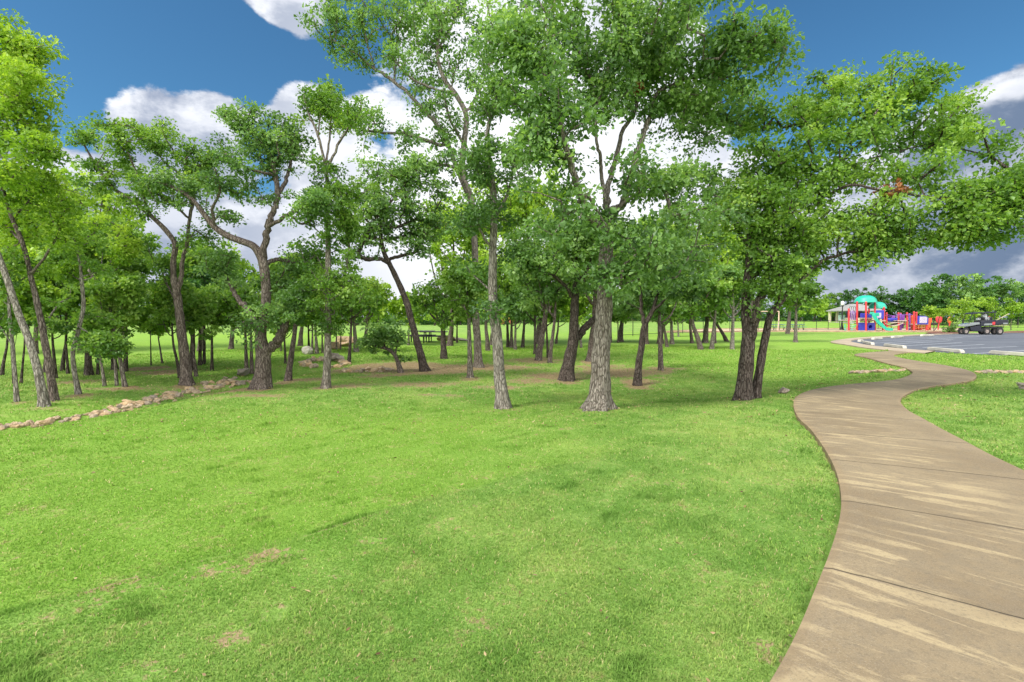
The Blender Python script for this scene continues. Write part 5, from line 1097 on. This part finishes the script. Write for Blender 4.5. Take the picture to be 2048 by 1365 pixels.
# ---------------------------------------------------------------- six-wheeled utility vehicle
b0 = ground_at(1963, 669.8); s = b0.y/F
UT = thing('utility_vehicle', 'dark six-wheeled utility vehicle with silver nose parked on the lot', 'utility vehicle', b0)
def U(px, py, y=0.): return Vector(((px-1963)*s, y, (669.8-py)*s))
def UR(v): v = Vector((v.x*.72, v.y, v.z)); v.rotate(__import__('mathutils').Euler((0, 0, -.35))); return v
def wheel(px, r, y):
    c = U(px, 669.8, y)+Vector((0, 0, r)); w_ = .24
    o = thing_part = link('wheel', None, UT, c); o.empty_display_size = .1
    MB().lathe([(r*.55, -w_/2), (r*.9, -w_/2), (r, -w_*.32), (r, w_*.32), (r*.9, w_/2), (r*.55, w_/2), (r*.55, -w_/2)], (0, 0, 0), 20, axis='y').build('tyre', M['rubber'], o)
    MB().lathe([(0, -w_*.30), (r*.22, -w_*.36), (r*.30, -w_*.22), (r*.56, -w_*.34), (r*.56, w_*.3), (0, w_*.3)], (0, 0, 0), 16, axis='y').build('rim', M['rim'], o)
UT.rotation_euler.z = -.35; UT.scale.x = .72
for y in (-.44, .44):
    wheel(1922.5, .34, y); wheel(1968.5, .37, y); wheel(1996.5, .37, y)
E = lambda pts, y0, y1, name, m, bev=.02, parent=None: MB().extrude([(U(px, py).x, U(px, py).z) for px, py in pts], y0, y1).build(name, M[m], parent or UT, bev)
E([(1917, 653), (1919, 649.5), (1927, 647), (1936, 645.5), (1950, 645), (1951.5, 649), (1940, 651), (1932, 652.5), (1917, 654)], -.62, .62, 'hood', 'silver', .04)
E([(1930, 655), (1951, 651), (1955, 650), (1955, 662), (1936, 662.5), (1931, 660)], -.60, .60, 'body', 'navy')
E([(1952, 642.5), (1981, 640), (1983, 644), (1983, 650.5), (1975, 651.5), (1963, 652.5), (1952, 653)], -.66, .66, 'side_body', 'navy', .04)
E([(1983, 641), (2011, 640), (2012, 648), (1983, 650)], -.68, .68, 'cargo_bed', 'navy', .02)
E([(1960, 647.5), (1977, 647), (1977, 650), (1959, 651)], -.675, -.655, 'side_stripe', 'silver', 0)
E([(1977, 644.5), (1983, 644), (1983, 649.5), (1977, 650)], -.69, .69, 'red_accent', 'redlight', .01)
E([(2000, 646), (2009.5, 645.5), (2009.5, 648), (2000, 648.5)], -.70, -.675, 'side_decal', 'silver', 0)
E([(2010, 643.5), (2012.6, 643.5), (2012.6, 647.5), (2010, 648)], -.60, -.45, 'tail_light', 'redlight', .01)
E([(1981, 651), (2013, 650), (2013, 651), (1981, 652.2)], -.55, .55, 'chassis_frame', 'tanmetal', 0)
E([(1928, 661), (1956, 661.5), (1958, 656), (1975, 653.5), (2003, 653), (2003, 656), (1976, 657.5), (1960, 664), (1929, 663)], -.45, .45, 'underbody', 'black', .02)
for y in (-.6, .6):
    MB().tube([U(1926.5, 648, y), U(1932, 629, y), U(1934, 627.5, y), U(1952, 626.6, y), U(1984, 626, y)], .032, 8).build('roll_bar', M['black'], UT)
    MB().tube([U(1953, 644, y), U(1953, 627, y)], .032, 8).build('roll_bar', M['black'], UT)
    MB().tube([U(1982, 642, y), U(1982.5, 627, y)], .032, 8).build('roll_bar', M['black'], UT)
E([(1930, 628), (1934, 626), (1952, 625), (1984, 624.2), (1985, 626), (1952, 627.6), (1931, 629)], -.66, .66, 'roof', 'navy', .02)
for px in (1956, 1972):
    E([(px-4, 641.5), (px+6, 641), (px+6, 643.5), (px-4, 643.5)], -.55, .55, 'seat', 'seat', .04); E([(px+4, 635), (px+7, 634.5), (px+8, 642), (px+5, 642)], -.55, .55, 'seat_back', 'seat', .04)
MB().tube([U(1942, 638, -.3)+Vector((0, math.cos(a)*.17, math.sin(a)*.15)) for a in np.linspace(0, 2*math.pi, 16, False)], .016, 5, closed=True).build('steering_wheel', M['black'], UT)
MB().tube([U(1942, 638, -.3), U(1936, 645, -.3)], .02, 5).build('steering_column', M['black'], UT)
for y in (-.42, .42): MB().lathe([(0, 0), (.09, .01), (.09, .06), (0, .06)], U(1917.5, 651.3, y), 10, axis='z').build('headlight', M['globe'], UT)
for dx, h_, r__, m, l, nm in ((1967.5, .62, .19, 'white', 'tall pale jug standing upright on the rear seat of the utility vehicle', 'water_jug'), (1978, .30, .20, 'white', 'short white jug behind the tall pale one in the utility vehicle', 'water_jug'), (1954.5, .20, .17, 'white', 'small white bundle on the front seat of the utility vehicle', 'bundle')):
    p = b0+UR(U(dx, 640.5, 0)); t = thing(nm, l, nm.replace('_', ' '), p)
    MB().lathe([(0, 0), (r__, 0), (r__*1.02, h_*.1), (r__, h_*.8), (r__*.8, h_*.92), (r__*.35, h_), (0, h_)], n=14).build('body', M[m], t, smooth=True)
    MB().lathe([(r__*.34, h_-.01), (r__*.34, h_+.07), (0, h_+.08)], n=10).build('lid', M['orange' if dx > 1960 else 'rim'], t)
o = MB().tube([(0, 0, 0), (1.15, 0, .62)], .025, 6).build('tool_handle', M['wood'], None, loc=b0+UR(U(1991, 641, -.2))); tag(o, 'long pale wooden handle sticking out of the cargo bed', 'tool handle')
